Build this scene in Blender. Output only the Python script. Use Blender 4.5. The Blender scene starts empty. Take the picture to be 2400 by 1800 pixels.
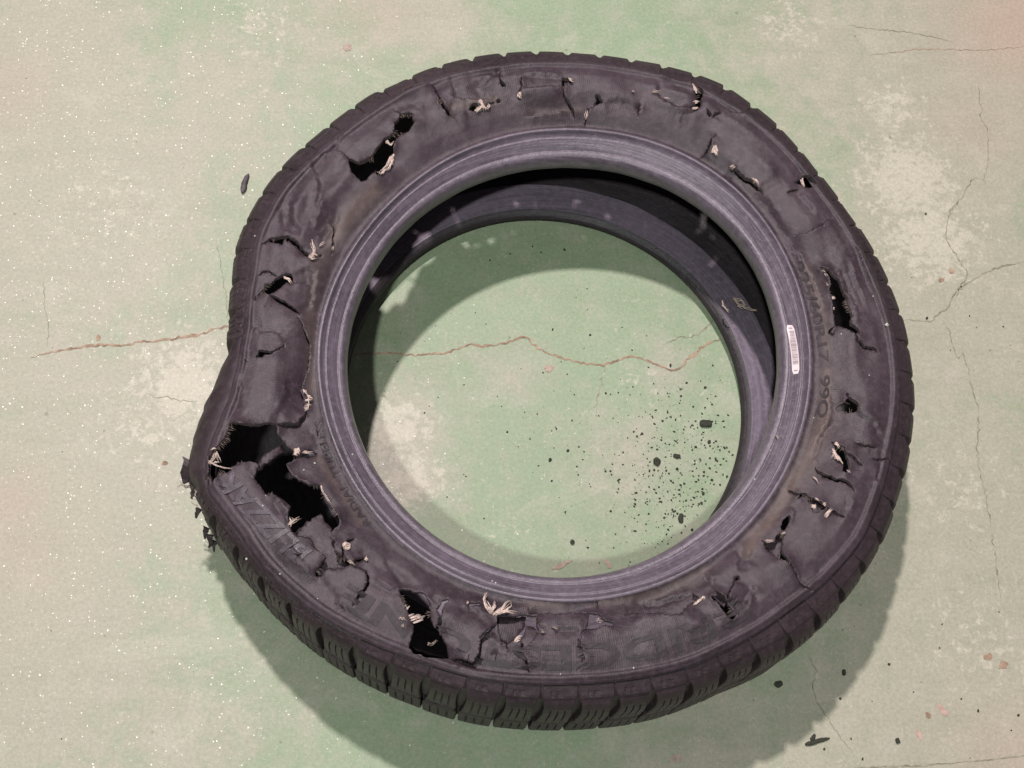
import bpy, math, random
import numpy as np
from mathutils import Vector, geometry, noise

random.seed(7)
rng = np.random.default_rng(7)
S = bpy.context.scene
COL = S.collection

# ------------------------------------------------------------------ camera
CAM = np.array([-0.1333, -0.5327, 1.4152])
RX, RY, F = 0.3745, -0.0657, 3300.0          # focal length in pixels of a 2400 px wide frame
cd = bpy.data.cameras.new("camera")
cam = bpy.data.objects.new("camera", cd)
COL.objects.link(cam)
cam.location = CAM
cam.rotation_euler = (RX, RY, 0)
cd.sensor_width = 36
cd.lens = F / 2400 * 36
cd.clip_start = 0.05
cd.clip_end = 50
S.camera = cam
S.render.resolution_x, S.render.resolution_y = 1024, 768

# ------------------------------------------------------------------ light: two workshop ceiling lamps and a dim room
W = bpy.data.worlds.new("World")
S.world = W
W.use_nodes = True
W.node_tree.nodes["Background"].inputs[0].default_value = (1.0, 0.95, 0.98, 1)
W.node_tree.nodes["Background"].inputs[1].default_value = 0.13


def lamp(name, loc, power, radius, col):
    l = bpy.data.lights.new(name, 'AREA')
    l.shape = 'DISK'
    l.size = radius * 2
    l.energy = power
    l.color = col
    o = bpy.data.objects.new(name, l)
    COL.objects.link(o)
    o.location = loc
    o.rotation_euler = (Vector(loc)).to_track_quat('Z', 'Y').to_euler()
    return o


lamp("ceiling_lamp", (-0.82, 1.98, 4.8), 240, 0.10, (1.0, 0.90, 0.90))
lamp("ceiling_lamp", (-0.90, -1.95, 4.8), 118, 0.10, (0.97, 1.0, 0.96))
S.view_settings.view_transform = 'Standard'
S.view_settings.look = 'None'
S.view_settings.gamma = 1
S.view_settings.exposure = 0.0

# ------------------------------------------------------------------ measuring helpers
cx_, sx_, cy_, sy_ = math.cos(RX), math.sin(RX), math.cos(RY), math.sin(RY)
ROT = np.array([[cy_, 0, sy_], [0, 1, 0], [-sy_, 0, cy_]]) @ np.array([[1, 0, 0], [0, cx_, -sx_], [0, sx_, cx_]])


def at(pts, z):
    """points of the photograph (2400x1800 px) on the level z"""
    p = np.atleast_2d(np.array(pts, float))
    d = np.stack([(p[:, 0] - 1200) / F, -(p[:, 1] - 900) / F, -np.ones(len(p))], 1) @ ROT.T
    t = (z - CAM[2]) / d[:, 2]
    return CAM + d * t[:, None]


def zz(o, pts, s=3.6867):
    return [(o[0] + x / s, o[1] + y / s) for x, y in pts]


Z1, Z2, Z3, Z4, Z5 = (400, 100), (900, 100), (1400, 100), (400, 400), (400, 800)
Z6, Z7, Z8 = (1650, 500), (1650, 850), (400, 1150)
Y1, Y2, Y3, V1, V6 = (850, 1250), (1350, 1250), (600, 1000), (1050, 150), (1700, 1250)

PX_U = [(935, 545), (1052, 455), (1171, 406), (1307, 377), (1400, 385), (1500, 409), (1630, 472), (1712, 534), (1765, 610), (1800, 695),
        (1818, 771), (1824, 853), (1820, 904), (1802, 1002), (1758, 1094), (1712, 1156), (1650, 1222), (1540, 1302),
        (1445, 1334), (1350, 1350), (1280, 1350), (1148, 1323), (1026, 1261), (925, 1152), (871, 1087), (833, 1008), (823, 941),
        (815, 854), (829, 753), (861, 658)]
PX_B = [(744, 854), (753, 936), (780, 1030), (823, 1134), (915, 1234), (955, 1272), (1040, 1345), (1130, 1382), (1224, 1404), (1310, 1406),
        (1404, 1394), (1540, 1377), (1620, 1345), (1662, 1315), (1760, 1215), (1840, 1110), (1889, 972), (1899, 891), (1898, 812), (1889, 717), (1845, 622), (1780, 500),
        (1753, 458), (1671, 398), (1617, 371), (1508, 330), (1422, 306), (1340, 298), (1250, 305), (1171, 325), (1080, 356), (997, 408),
        (902, 481), (847, 552), (793, 644), (766, 712), (750, 780)]
PX_C = [(600, 552), (587, 644), (574, 766), (560, 850), (540, 930), (512, 995), (488, 1060), (480, 1110), (489, 1147), (522, 1190), (563, 1245), (611, 1318),
        (671, 1378), (739, 1433), (790, 1464), (850, 1494), (986, 1546), (1121, 1586), (1257, 1600), (1350, 1599), (1447, 1592), (1621, 1556),
        (1730, 1505), (1852, 1426), (1941, 1354), (2018, 1264), (2084, 1080), (2108, 931), (2108, 893), (2089, 752), (2057, 663),
        (2010, 566), (1935, 455), (1808, 308), (1660, 210), (1550, 174), (1450, 153), (1340, 143), (1250, 142), (1150, 152), (1050, 172),
        (950, 210), (861, 263), (780, 325), (658, 440)]
PX_OUT = [(1992, 500), (2046, 579), (2084, 652), (2116, 733), (2135, 812), (2149, 907), (2151, 945), (2146, 1013), (2133, 1094),
          (2111, 1170), (2065, 1289), (1920, 1480), (1846, 1540), (1768, 1589), (1675, 1632), (1540, 1689), (1410, 1711), (1320, 1717), (1248, 1716),
          (1094, 1697), (958, 1652), (834, 1595), (712, 1511), (601, 1405), (552, 1340), (514, 1277), (485, 1235), (468, 1195), (452, 1160), (437, 1112),
          (440, 1060), (454, 1003), (495, 908), (519, 848), (530, 760), (536, 671), (541, 603), (568, 525), (622, 432), (671, 374),
          (735, 318), (801, 265), (861, 222), (922, 195), (990, 163), (1063, 141), (1120, 130), (1185, 122), (1274, 118), (1361, 124),
          (1430, 131), (1491, 141), (1560, 152), (1639, 173), (1712, 203), (1774, 249), (1834, 301), (1915, 401)]
PX_L = [(877, 716), (958, 617), (1053, 558), (1150, 526), (1248, 515), (1330, 521), (1393, 536), (1528, 599), (1641, 703), (1709, 834), (1740, 943),
        (1736, 1010), (1696, 1150)]


class Ring:
    def __init__(self, xy, order=0):
        th = np.arctan2(xy[:, 1], xy[:, 0])
        r = np.hypot(xy[:, 0], xy[:, 1])
        i = np.argsort(th)
        th, r = th[i], r[i]
        self.th = np.concatenate([th - 2 * np.pi, th, th + 2 * np.pi])
        self.r = np.concatenate([r, r, r])
        # smooth table
        g = np.linspace(-np.pi, np.pi, 1441)
        v = np.interp(g, self.th, self.r)[:-1]
        if order:
            f = np.fft.rfft(v)
            f[order + 1:] = 0
            v = np.fft.irfft(f, len(v))
        k = np.exp(-np.linspace(-2.2, 2.2, 13) ** 2)
        k /= k.sum()
        v = np.convolve(np.concatenate([v[-6:], v, v[:6]]), k, 'valid')
        self.g = g
        self.v = np.concatenate([v, v[:1]])

    def __call__(self, th):
        th = (np.asarray(th) + np.pi) % (2 * np.pi) - np.pi
        return np.interp(th, self.g, self.v)


rU = Ring(at(PX_U, .142)[:, :2], 5)
rB = Ring(at(PX_B, .162)[:, :2], 6)
rC = Ring(at(PX_C, .171)[:, :2])
o = []
for p in PX_OUT:
    q = at([p], .10)[0]
    a = math.atan2(q[1], q[0])
    # the lower edge of the tread is the outline only where the camera looks down past its face
    t = (q[0] * q[0] + q[1] * q[1] - (q[0] * CAM[0] + q[1] * CAM[1])) / math.hypot(q[0], q[1])
    t = min(1, max(0, (t + .05) / .09))
    o.append(at([p], .028 + t * (.143 - .028))[0][:2])
rE = Ring(np.array(o))
l_ = at(PX_L, .014)[:, :2]
a_ = np.arctan2(l_[:, 1], l_[:, 0])
extra = [(0.2134 * math.cos(t) - .004, 0.2134 * math.sin(t) + .003) for t in np.radians([-50, -70, -90, -110, -130, -150, -170, 175, 165])]
rL = Ring(np.concatenate([l_, np.array(extra)]), 4)


def rD(th):
    return np.maximum(rE(th) - .002, rC(th) + .006)


BU = [0, .05, .12, .20, .30, .34, .38, .50, .72, .76, .80, .86, .93, 1.0]
BZ = [.1385, .1445, .1480, .1495, .1502, .1490, .1505, .1530, .1575, .1560, .1575, .1590, .1632, .1630]
SW_ = [0, .03, .08, .25, .5, .75, .9, .925, .95, .975, 1]
SZ_ = [.1630, .1605, .1605, .168, .1735, .1745, .1715, .1735, .1735, .1715, .170]


def surf(x, y):
    x = np.asarray(x, float)
    y = np.asarray(y, float)
    th = np.arctan2(y, x)
    r = np.hypot(x, y)
    u, b, c = rU(th), rB(th), rC(th)
    zb = np.interp((r - u) / (b - u), BU, BZ)
    zs = np.interp((r - b) / (c - b), SW_, SZ_)
    return np.where(r < b, zb, zs)


def on(pts):
    """photograph points on the upper side of the tyre"""
    z = np.full(len(pts), .165)
    for _ in range(12):
        q = np.array([at([p], zi)[0] for p, zi in zip(pts, z)])
        z = surf(q[:, 0], q[:, 1])
    return q


def snoise(x, y, s, seed=0.0):
    return np.array([noise.noise(Vector((a / s, b / s, seed))) for a, b in zip(np.ravel(x), np.ravel(y))])


# ------------------------------------------------------------------ materials
def mat(name):
    m = bpy.data.materials.new(name)
    m.use_nodes = True
    nt = m.node_tree
    return m, nt, nt.nodes["Principled BSDF"]


def N(nt, typ, **kw):
    n = nt.nodes.new(typ)
    for k, v in kw.items():
        if k in ('inputs',):
            for i, val in v.items():
                n.inputs[i].default_value = val
        else:
            setattr(n, k, v)
    return n


def ramp(nt, fac, stops):
    r = nt.nodes.new('ShaderNodeValToRGB')
    nt.links.new(fac, r.inputs[0])
    e = r.color_ramp.elements
    e[0].position, e[0].color = stops[0][0], (*stops[0][1], 1)
    e[1].position, e[1].color = stops[1][0], (*stops[1][1], 1)
    for p, c in stops[2:]:
        k = e.new(p)
        k.color = (*c, 1)
    return r.outputs[0]


def mixc(nt, fac, a, b):
    m = nt.nodes.new('ShaderNodeMix')
    m.data_type = 'RGBA'
    if hasattr(fac, 'is_linked') or hasattr(fac, 'links'):
        nt.links.new(fac, m.inputs[0])
    else:
        m.inputs[0].default_value = fac
    for i, v in ((6, a), (7, b)):
        if isinstance(v, tuple):
            m.inputs[i].default_value = (*v, 1)
        else:
            nt.links.new(v, m.inputs[i])
    return m.outputs[2]


def fmath(nt, op, a, b=None, clamp=False):
    m = nt.nodes.new('ShaderNodeMath')
    m.operation = op
    m.use_clamp = clamp
    for i, v in ((0, a), (1, b)):
        if v is None:
            continue
        if isinstance(v, (int, float)):
            m.inputs[i].default_value = v
        else:
            nt.links.new(v, m.inputs[i])
    return m.outputs[0]


def rubber(name, dark, light, rough=.55, dust=True, ribs=0.0, spec=.5, circ=0.0):
    m, nt, b = mat(name)
    tc = N(nt, 'ShaderNodeNewGeometry').outputs['Position']
    n1 = N(nt, 'ShaderNodeTexNoise', inputs={'Scale': 14.0, 'Detail': 6.0, 'Roughness': .6})
    n2 = N(nt, 'ShaderNodeTexNoise', inputs={'Scale': 160.0, 'Detail': 4.0, 'Roughness': .65})
    n3 = N(nt, 'ShaderNodeTexNoise', inputs={'Scale': 1400.0, 'Detail': 2.0})
    for n in (n1, n2, n3):
        nt.links.new(tc, n.inputs['Vector'])
    base = ramp(nt, n1.outputs['Fac'], [(.32, dark), (.68, light)])
    spk = ramp(nt, n2.outputs['Fac'], [(.46, (0, 0, 0)), (.70, (1, 1, 1))])
    base = mixc(nt, fmath(nt, 'MULTIPLY', spk, .5), base, tuple(min(1, c * 1.9) for c in light))
    if dust:
        at_ = N(nt, 'ShaderNodeAttribute', attribute_name='dust')
        f = fmath(nt, 'MULTIPLY', at_.outputs['Fac'], fmath(nt, 'ADD', fmath(nt, 'MULTIPLY', n2.outputs['Fac'], .9), .35), True)
        base = mixc(nt, f, base, (.17, .125, .105))
    nt.links.new(base, b.inputs['Base Color'])
    rr = fmath(nt, 'ADD', fmath(nt, 'MULTIPLY', n1.outputs['Fac'], .28), rough - .14)
    nt.links.new(rr, b.inputs['Roughness'])
    b.inputs['Specular IOR Level'].default_value = spec
    h = fmath(nt, 'ADD', fmath(nt, 'MULTIPLY', n2.outputs['Fac'], .6), fmath(nt, 'MULTIPLY', n3.outputs['Fac'], .25))
    if ribs or circ:
        sep = N(nt, 'ShaderNodeSeparateXYZ')
        nt.links.new(tc, sep.inputs[0])
    if ribs:
        ang = fmath(nt, 'ARCTAN2', sep.outputs[1], sep.outputs[0])
        h = fmath(nt, 'ADD', h, fmath(nt, 'MULTIPLY', fmath(nt, 'SINE', fmath(nt, 'MULTIPLY', ang, 900.0)), ribs))
    if circ:
        rad = fmath(nt, 'SQRT', fmath(nt, 'ADD', fmath(nt, 'MULTIPLY', sep.outputs[0], sep.outputs[0]), fmath(nt, 'MULTIPLY', sep.outputs[1], sep.outputs[1])))
        nr = N(nt, 'ShaderNodeTexNoise', inputs={'Scale': 1.0, 'Detail': 5.0, 'Roughness': .7})
        cmb = N(nt, 'ShaderNodeCombineXYZ')
        nt.links.new(fmath(nt, 'MULTIPLY', rad, 420.0), cmb.inputs[0])
        nt.links.new(fmath(nt, 'MULTIPLY', sep.outputs[0], 6.0), cmb.inputs[1])
        nt.links.new(fmath(nt, 'MULTIPLY', sep.outputs[1], 6.0), cmb.inputs[2])
        nt.links.new(cmb.outputs[0], nr.inputs['Vector'])
        h = fmath(nt, 'ADD', h, fmath(nt, 'MULTIPLY', nr.outputs['Fac'], circ))
        base2 = mixc(nt, ramp(nt, nr.outputs['Fac'], [(.4, (0, 0, 0)), (.75, (.55, .55, .55))]), base, tuple(c * 2.1 for c in light))
        nt.links.new(base2, b.inputs['Base Color'])
    bp = N(nt, 'ShaderNodeBump', inputs={'Strength': .75, 'Distance': .0013})
    nt.links.new(h, bp.inputs['Height'])
    nt.links.new(bp.outputs[0], b.inputs['Normal'])
    return m


M_side = rubber("sidewall_rubber", (.028, .018, .0235), (.056, .038, .048), .50, ribs=.03, spec=.5)
M_bead = rubber("bead_rubber", (.070, .056, .072), (.125, .100, .128), .36, circ=.35, spec=.7)
M_tread = rubber("tread_rubber", (.021, .0125, .0165), (.040, .025, .031), .52, dust=False, spec=.5)
M_inner_shade = rubber("liner_rubber_shaded", (.016, .012, .015), (.028, .022, .027), .45, dust=False, circ=.5)  # liner colour darkened to hold the cavity in shade
M_lower_lit = rubber("lower_wall_rubber_lit", (.115, .094, .122), (.160, .130, .168), .40, dust=False, circ=.5)  # paler copy of the liner: lamp light on the lower wall put into colour
M_letter = rubber("letter_rubber", (.050, .040, .050), (.078, .062, .078), .42, dust=False)
M_dletter = rubber("dark_letter_rubber", (.021, .015, .019), (.041, .030, .036), .6, dust=False)


def flat(name, col, rough=.7, var=.25, scale=300.0, spec=.4):
    m, nt, b = mat(name)
    g = N(nt, 'ShaderNodeNewGeometry').outputs['Position']
    n = N(nt, 'ShaderNodeTexNoise', inputs={'Scale': scale, 'Detail': 4.0})
    nt.links.new(g, n.inputs['Vector'])
    c = ramp(nt, n.outputs['Fac'], [(.3, tuple(x * (1 - var) for x in col)), (.7, tuple(min(1, x * (1 + var)) for x in col))])
    nt.links.new(c, b.inputs['Base Color'])
    b.inputs['Roughness'].default_value = rough
    b.inputs['Specular IOR Level'].default_value = spec
    return m


M_edge = flat("torn_edge_rubber", (.13, .105, .105), .85, .6, 500.0, .2)
M_cord = flat("cord_fibre", (.70, .56, .50), .8, .35, 700.0)
M_corddark = flat("dusty_cord_fibre", (.42, .34, .29), .85, .4, 900.0)
M_ply = flat("dirty_ply_fibre", (.25, .195, .17), .9, .5, 900.0)
M_white = flat("white_speck", (.75, .72, .68), .4, .1)
M_sticker = flat("sticker_paper", (.85, .74, .76), .5, .04)
M_ink = flat("sticker_ink", (.34, .25, .28), .6, .2)
M_crumb = flat("crumb_rubber", (.040, .042, .030), .8, .4, 700.0)
M_scrap = rubber("scrap_rubber", (.06, .045, .055), (.10, .08, .095), .6, dust=False)
M_rust = flat("rusty_crack", (.36, .25, .18), .9, .45, 120.0)
M_hair = flat("hairline_crack", (.30, .285, .21), .9, .45, 120.0)
M_paint = flat("bare_concrete", (.46, .36, .30), .85, .2, 220.0)
M_pinkp = flat("pink_paint_residue", (.52, .36, .30), .8, .2, 220.0)


# ------------------------------------------------------------------ objects
def link(name, me, parent=None, m=None, smooth=True):
    ob = bpy.data.objects.new(name, me)
    COL.objects.link(ob)
    if m is not None:
        me.materials.append(m)
    if parent is not None:
        ob.parent = parent
    if smooth and len(me.polygons):
        me.polygons.foreach_set('use_smooth', [True] * len(me.polygons))
    return ob


def mesh(name, v, f):
    me = bpy.data.meshes.new(name)
    me.from_pydata([tuple(p) for p in v], [], [tuple(p) for p in f])
    me.update()
    return me


def tag(ob, label, cat, group=None):
    ob['label'] = label
    ob['category'] = cat
    if group:
        ob['group'] = group


def grid_faces(nu, nv, wrap=False, off=0):
    f = []
    for i in range(nu if wrap else nu - 1):
        a, b = i * nv, ((i + 1) % nu) * nv
        for j in range(nv - 1):
            f.append((off + a + j, off + b + j, off + b + j + 1, off + a + j + 1))
    return f


# ------------------------------------------------------------------ floor
FLOORW = [  # x, y, radius (photo px), worn (beige) amount
    (60, 900, 230, .5), (100, 160, 260, .8), (420, 930, 170, .75), (330, 350, 260, .45), (1000, 30, 130, .7), (2250, 200, 330, .85),
    (2180, 470, 190, .95), (2330, 1200, 300, .7), (2300, 1600, 300, .75), (2100, 900, 200, .35), (60, 1500, 330, .7), (300, 1750, 250, .45),
    (960, 1000, 90, .5), (930, 1090, 90, .8), (1560, 860, 70, .35), (1480, 1060, 110, .3), (1210, 870, 70, .35),
    (250, 1100, 350, .6), (150, 500, 300, .75), (2250, 700, 350, .7), (2250, 1400, 300, .65), (500, 250, 260, .45), (2000, 150, 300, .5), (60, 1350, 250, .6),
    (300, 1250, 200, .35), (700, 100, 200, .35), (1700, 1780, 220, .5), (2000, 1780, 200, .75), (1750, 1250, 1, 0), (560, 1650, 200, .25)]
PINKW = [(2390, 60, 200, .9), (0, 210, 120, .35), (20, 1180, 90, .45), (2380, 1790, 140, .5), (870, 5, 140, .3), (2300, 280, 160, .3), (10, 1300, 160, .3)]
x0, x1, y0, y1, st = -1.0, 1.0, -.8, 1.0, .006
gx = np.arange(x0, x1 + 1e-6, st)
gy = np.arange(y0, y1 + 1e-6, st)
XX, YY = np.meshgrid(gx, gy, indexing='ij')
v = np.stack([XX.ravel(), YY.ravel(), np.zeros(XX.size)], 1)
me = mesh("floor", v, grid_faces(len(gx), len(gy)))
me.flip_normals()


def field(lst):
    a = np.zeros(len(v))
    for px, py, r, k in lst:
        q = at([(px, py)], 0)[0]
        rr = r * .00049
        a = np.maximum(a, k * np.exp(-((v[:, 0] - q[0]) ** 2 + (v[:, 1] - q[1]) ** 2) / (rr * rr)))
    return a


CHIPW = [(2130, 420, 120, 1), (2180, 560, 130, .9), (2090, 250, 80, .7), (930, 1000, 70, 1), (960, 1120, 80, .8), (440, 900, 110, 1), (360, 980, 120, .5), (1180, 1250, 60, .3),
         (2250, 1150, 120, .4), (1850, 60, 90, .5), (2300, 1500, 140, .4), (250, 480, 150, .35), (620, 60, 120, .4), (1500, 900, 80, .3)]
for nm, lst in (('worn', FLOORW), ('pink', PINKW), ('chip', CHIPW)):
    at_ = me.attributes.new(nm, 'FLOAT', 'POINT')
    at_.data.foreach_set('value', field(lst).astype(np.float32))
Mf, nt, b = mat("painted_concrete")
pos = N(nt, 'ShaderNodeNewGeometry').outputs['Position']


def tex(scale, detail=6.0, rough=.6, dist=0.0):
    n = N(nt, 'ShaderNodeTexNoise', inputs={'Scale': scale, 'Detail': detail, 'Roughness': rough, 'Distortion': dist})
    nt.links.new(pos, n.inputs['Vector'])
    return n.outputs['Fac']


nA, nB, nC, nD = tex(4.5, 8, .62, .6), tex(28.0, 7, .7, .3), tex(260.0, 4, .7), tex(1100.0, 2, .6)
worn = N(nt, 'ShaderNodeAttribute', attribute_name='worn').outputs['Fac']
pink = N(nt, 'ShaderNodeAttribute', attribute_name='pink').outputs['Fac']
green = ramp(nt, nB, [(.25, (.275, .365, .225)), (.75, (.340, .422, .280))])
dgreen = mixc(nt, ramp(nt, nA, [(.40, (0, 0, 0)), (.62, (1, 1, 1))]), green, (.275, .360, .220))
beige = ramp(nt, nB, [(.2, (.370, .378, .280)), (.5, (.420, .410, .318)), (.8, (.49, .455, .375))])
wf = fmath(nt, 'ADD', fmath(nt, 'MULTIPLY', worn, .85), fmath(nt, 'ADD', fmath(nt, 'MULTIPLY', nA, .45), fmath(nt, 'MULTIPLY', nB, .85)))
wf = ramp(nt, wf, [(.62, (0, 0, 0)), (1.75, (1, 1, 1))])
c1 = mixc(nt, wf, dgreen, beige)
mp_ = N(nt, 'ShaderNodeMapping')
mp_.inputs['Rotation'].default_value = (0, 0, .9)
mp_.inputs['Scale'].default_value = (3.0, 26.0, 1.0)
nt.links.new(pos, mp_.inputs['Vector'])
ns = N(nt, 'ShaderNodeTexNoise', inputs={'Scale': 1.6, 'Detail': 7.0, 'Roughness': .68, 'Distortion': .4})
nt.links.new(mp_.outputs[0], ns.inputs['Vector'])
smear = ramp(nt, ns.outputs['Fac'], [(.50, (0, 0, 0)), (.72, (.22, .22, .22))])
c1 = mixc(nt, smear, c1, (.27, .28, .19))
c1 = mixc(nt, ramp(nt, tex(9.0, 6, .7, 1.2), [(.56, (0, 0, 0)), (.74, (.45, .45, .45))]), c1, (.56, .54, .44))
# flaked and abraded spots where bare grey concrete shows through
nE = tex(75.0, 8, .78, .2)
fl = fmath(nt, 'ADD', fmath(nt, 'MULTIPLY', nE, 1.0), fmath(nt, 'MULTIPLY', N(nt, 'ShaderNodeAttribute', attribute_name='chip').outputs['Fac'], .24))
c1 = mixc(nt, ramp(nt, fl, [(.60, (0, 0, 0)), (.68, (.75, .75, .75))]), c1, (.60, .56, .46))
c1 = mixc(nt, ramp(nt, tex(120.0, 6, .75, .2), [(.64, (0, 0, 0)), (.72, (.4, .4, .4))]), c1, (.20, .20, .13))
pf = fmath(nt, 'MULTIPLY', pink, fmath(nt, 'ADD', nA, .35), True)
c1 = mixc(nt, pf, c1, (.49, .37, .30))
fine = fmath(nt, 'ADD', fmath(nt, 'MULTIPLY', nC, .55), fmath(nt, 'MULTIPLY', nD, .45))
finec = ramp(nt, fine, [(.28, (.70, .70, .70)), (.72, (1.22, 1.22, 1.22))])
mm = N(nt, 'ShaderNodeMix', data_type='RGBA', blend_type='MULTIPLY')
mm.inputs[0].default_value = 1
nt.links.new(c1, mm.inputs[6])
nt.links.new(finec, mm.inputs[7])
# sand grains in the anti-slip paint, their glint partly painted as pale colour
vor = N(nt, 'ShaderNodeTexVoronoi', inputs={'Scale': 310.0, 'Randomness': 1.0})
nt.links.new(pos, vor.inputs['Vector'])
sepc = N(nt, 'ShaderNodeSeparateColor')
nt.links.new(vor.outputs['Color'], sepc.inputs[0])
core = fmath(nt, 'LESS_THAN', vor.outputs['Distance'], fmath(nt, 'ADD', fmath(nt, 'MULTIPLY', sepc.outputs[2], .19), .06))
pick = fmath(nt, 'GREATER_THAN', sepc.outputs[0], .42)
grain = fmath(nt, 'MULTIPLY', core, pick)
cfin = mixc(nt, fmath(nt, 'MULTIPLY', grain, .30), mm.outputs[2], (.80, .78, .68))
# small dark dots
vor2 = N(nt, 'ShaderNodeTexVoronoi', inputs={'Scale': 34.0, 'Randomness': 1.0})
nt.links.new(pos, vor2.inputs['Vector'])
sep2 = N(nt, 'ShaderNodeSeparateColor')
nt.links.new(vor2.outputs['Color'], sep2.inputs[0])
rad2 = fmath(nt, 'MULTIPLY', fmath(nt, 'SUBTRACT', sep2.outputs[0], .62, True), .20)
dot = fmath(nt, 'LESS_THAN', fmath(nt, 'ADD', vor2.outputs['Distance'], fmath(nt, 'MULTIPLY', fmath(nt, 'SUBTRACT', nC, .5), .10)), rad2)
cfin = mixc(nt, fmath(nt, 'MULTIPLY', dot, .38), cfin, (.10, .085, .05))
nt.links.new(cfin, b.inputs['Base Color'])
rgh = fmath(nt, 'ADD', fmath(nt, 'MULTIPLY', nB, .25), .40)
nt.links.new(fmath(nt, 'SUBTRACT', rgh, fmath(nt, 'MULTIPLY', grain, .30)), b.inputs['Roughness'])
b.inputs['Specular IOR Level'].default_value = .55
bp = N(nt, 'ShaderNodeBump', inputs={'Strength': .35, 'Distance': .0008})
nt.links.new(fmath(nt, 'ADD', fine, fmath(nt, 'MULTIPLY', nB, .8)), bp.inputs['Height'])
# every grain is a facet with its own tilt, so only some of them flash at the lamps
vm = N(nt, 'ShaderNodeVectorMath', operation='SUBTRACT')
nt.links.new(vor.outputs['Color'], vm.inputs[0])
vm.inputs[1].default_value = (.5, .5, .5)
vs = N(nt, 'ShaderNodeVectorMath', operation='MULTIPLY')
nt.links.new(vm.outputs[0], vs.inputs[0])
vs.inputs[1].default_value = (.42, .42, 0)
vsc = N(nt, 'ShaderNodeVectorMath', operation='SCALE')
nt.links.new(vs.outputs[0], vsc.inputs[0])
nt.links.new(grain, vsc.inputs['Scale'])
va = N(nt, 'ShaderNodeVectorMath', operation='ADD')
nt.links.new(bp.outputs[0], va.inputs[0])
nt.links.new(vsc.outputs[0], va.inputs[1])
vn = N(nt, 'ShaderNodeVectorMath', operation='NORMALIZE')
nt.links.new(va.outputs[0], vn.inputs[0])
nt.links.new(vn.outputs[0], b.inputs['Normal'])
floor = link("floor", me, None, Mf, False)
floor['kind'] = 'structure'


def strip(name, pts, width, m, jit=.0007, z=.0004, taper=True, lab=None):
    p = at(pts, 0)[:, :2]
    seg = np.hypot(*np.diff(p, axis=0).T)
    s = np.concatenate([[0], np.cumsum(seg)])
    n = max(3, int(s[-1] / .003))
    t = np.linspace(0, s[-1], n)
    q = np.stack([np.interp(t, s, p[:, 0]), np.interp(t, s, p[:, 1])], 1)
    q += rng.normal(0, jit, q.shape)
    d = np.gradient(q, axis=0)
    d /= np.hypot(d[:, 0], d[:, 1])[:, None] + 1e-9
    nrm = np.stack([-d[:, 1], d[:, 0]], 1)
    w = width * .38 * np.clip(.75 + .55 * snoise(q[:, 0], q[:, 1], .03, 3.3) + rng.normal(0, .25, n), .2, 2)
    if taper:
        w *= np.clip(np.minimum(np.arange(n), np.arange(n)[::-1]) / 6, .15, 1)
    vv = []
    for a, nn, ww in zip(q, nrm, w):
        vv += [(*(a + nn * ww), z), (*(a - nn * ww), z)]
    ff = [(2 * i, 2 * i + 1, 2 * i + 3, 2 * i + 2) for i in range(n - 1)]
    ob = link(name, mesh(name, vv, ff), floor, m, False)
    if lab:
        ob['label'] = lab
    return ob


def blot(name, px, py, rx, ry, ang, m, z=.0006, k=26, rough=.25, parent=floor):
    c = at([(px, py)], 0)[0]
    vv = [(c[0], c[1], z)]
    ph = random.random() * 99
    for i in range(k):
        a = 2 * math.pi * i / k
        s = 1 + rough * noise.noise(Vector((math.cos(a) * 1.6, math.sin(a) * 1.6, ph))) * 2 + random.uniform(-rough, rough) * .35
        x, y = rx * s * math.cos(a), ry * s * math.sin(a)
        vv.append((c[0] + x * math.cos(ang) - y * math.sin(ang), c[1] + x * math.sin(ang) + y * math.cos(ang), z))
    ff = [(0, 1 + i, 1 + (i + 1) % k) for i in range(k)]
    return link(name, mesh(name, vv, ff), parent, m, False)


A8 = lambda pts: [(850 + x / 2.2116, 400 + y / 2.2116) for x, y in pts]
L5 = lambda pts: [(x / 2.765, 650 + y / 2.765) for x, y in pts]
strip("crack", L5([(200, 520), (310, 490), (450, 465), (600, 440), (830, 440), (870, 420), (1000, 415), (1180, 390), (1290, 370), (1400, 335), (1478, 315), (1560, 300)]), .0040, M_rust, lab="rust brown crack running to the left side of the tyre")
strip("crack", A8([(-120, 960), (0, 950), (130, 945), (240, 955), (420, 950), (560, 900), (620, 912), (740, 895), (830, 860), (860, 875), (920, 930), (1000, 960), (1120, 995), (1250, 1008), (1390, 960), (1480, 985), (1600, 1035), (1650, 1020), (1700, 960), (1780, 900), (1900, 860)]), .0036, M_rust, lab="rust brown crack crossing the floor inside the tyre")
strip("crack", A8([(1560, 905), (1640, 860), (1700, 870), (1770, 820), (1820, 770), (1900, 720)]), .0020, M_hair)
strip("crack", zz(Z6, [(1700, 920), (1760, 925), (1840, 925), (1960, 935), (2030, 870), (2100, 820), (2140, 740), (2212, 640)]) + [(2289, 651), (2330, 630), (2400, 613)], .0028, M_hair)
strip("crack", zz(Z6, [(2060, 930), (2120, 1020), (2140, 1130), (2200, 1260)]) + [(2257, 825), (2295, 965), (2290, 1063), (2322, 1226), (2345, 1400)], .0018, M_hair)
q3 = lambda pts: [(1900 + x / 3.318, y / 3.318) for x, y in pts]
strip("crack", q3([(1305, 640), (1310, 760), (1330, 850), (1320, 920), (1370, 1000), (1385, 1160), (1380, 1270), (1345, 1400), (1400, 1480)]), .0017, M_hair)
strip("crack", q3([(1345, 1400), (1280, 1380), (1230, 1440), (1200, 1490), (1150, 1570), (1080, 1640)]) + [(2215, 560), (2268, 640), (2237, 705)], .0022, M_hair)
strip("crack", L5([(280, 0), (290, 180), (315, 300), (310, 450)]), .0012, M_hair)
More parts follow.
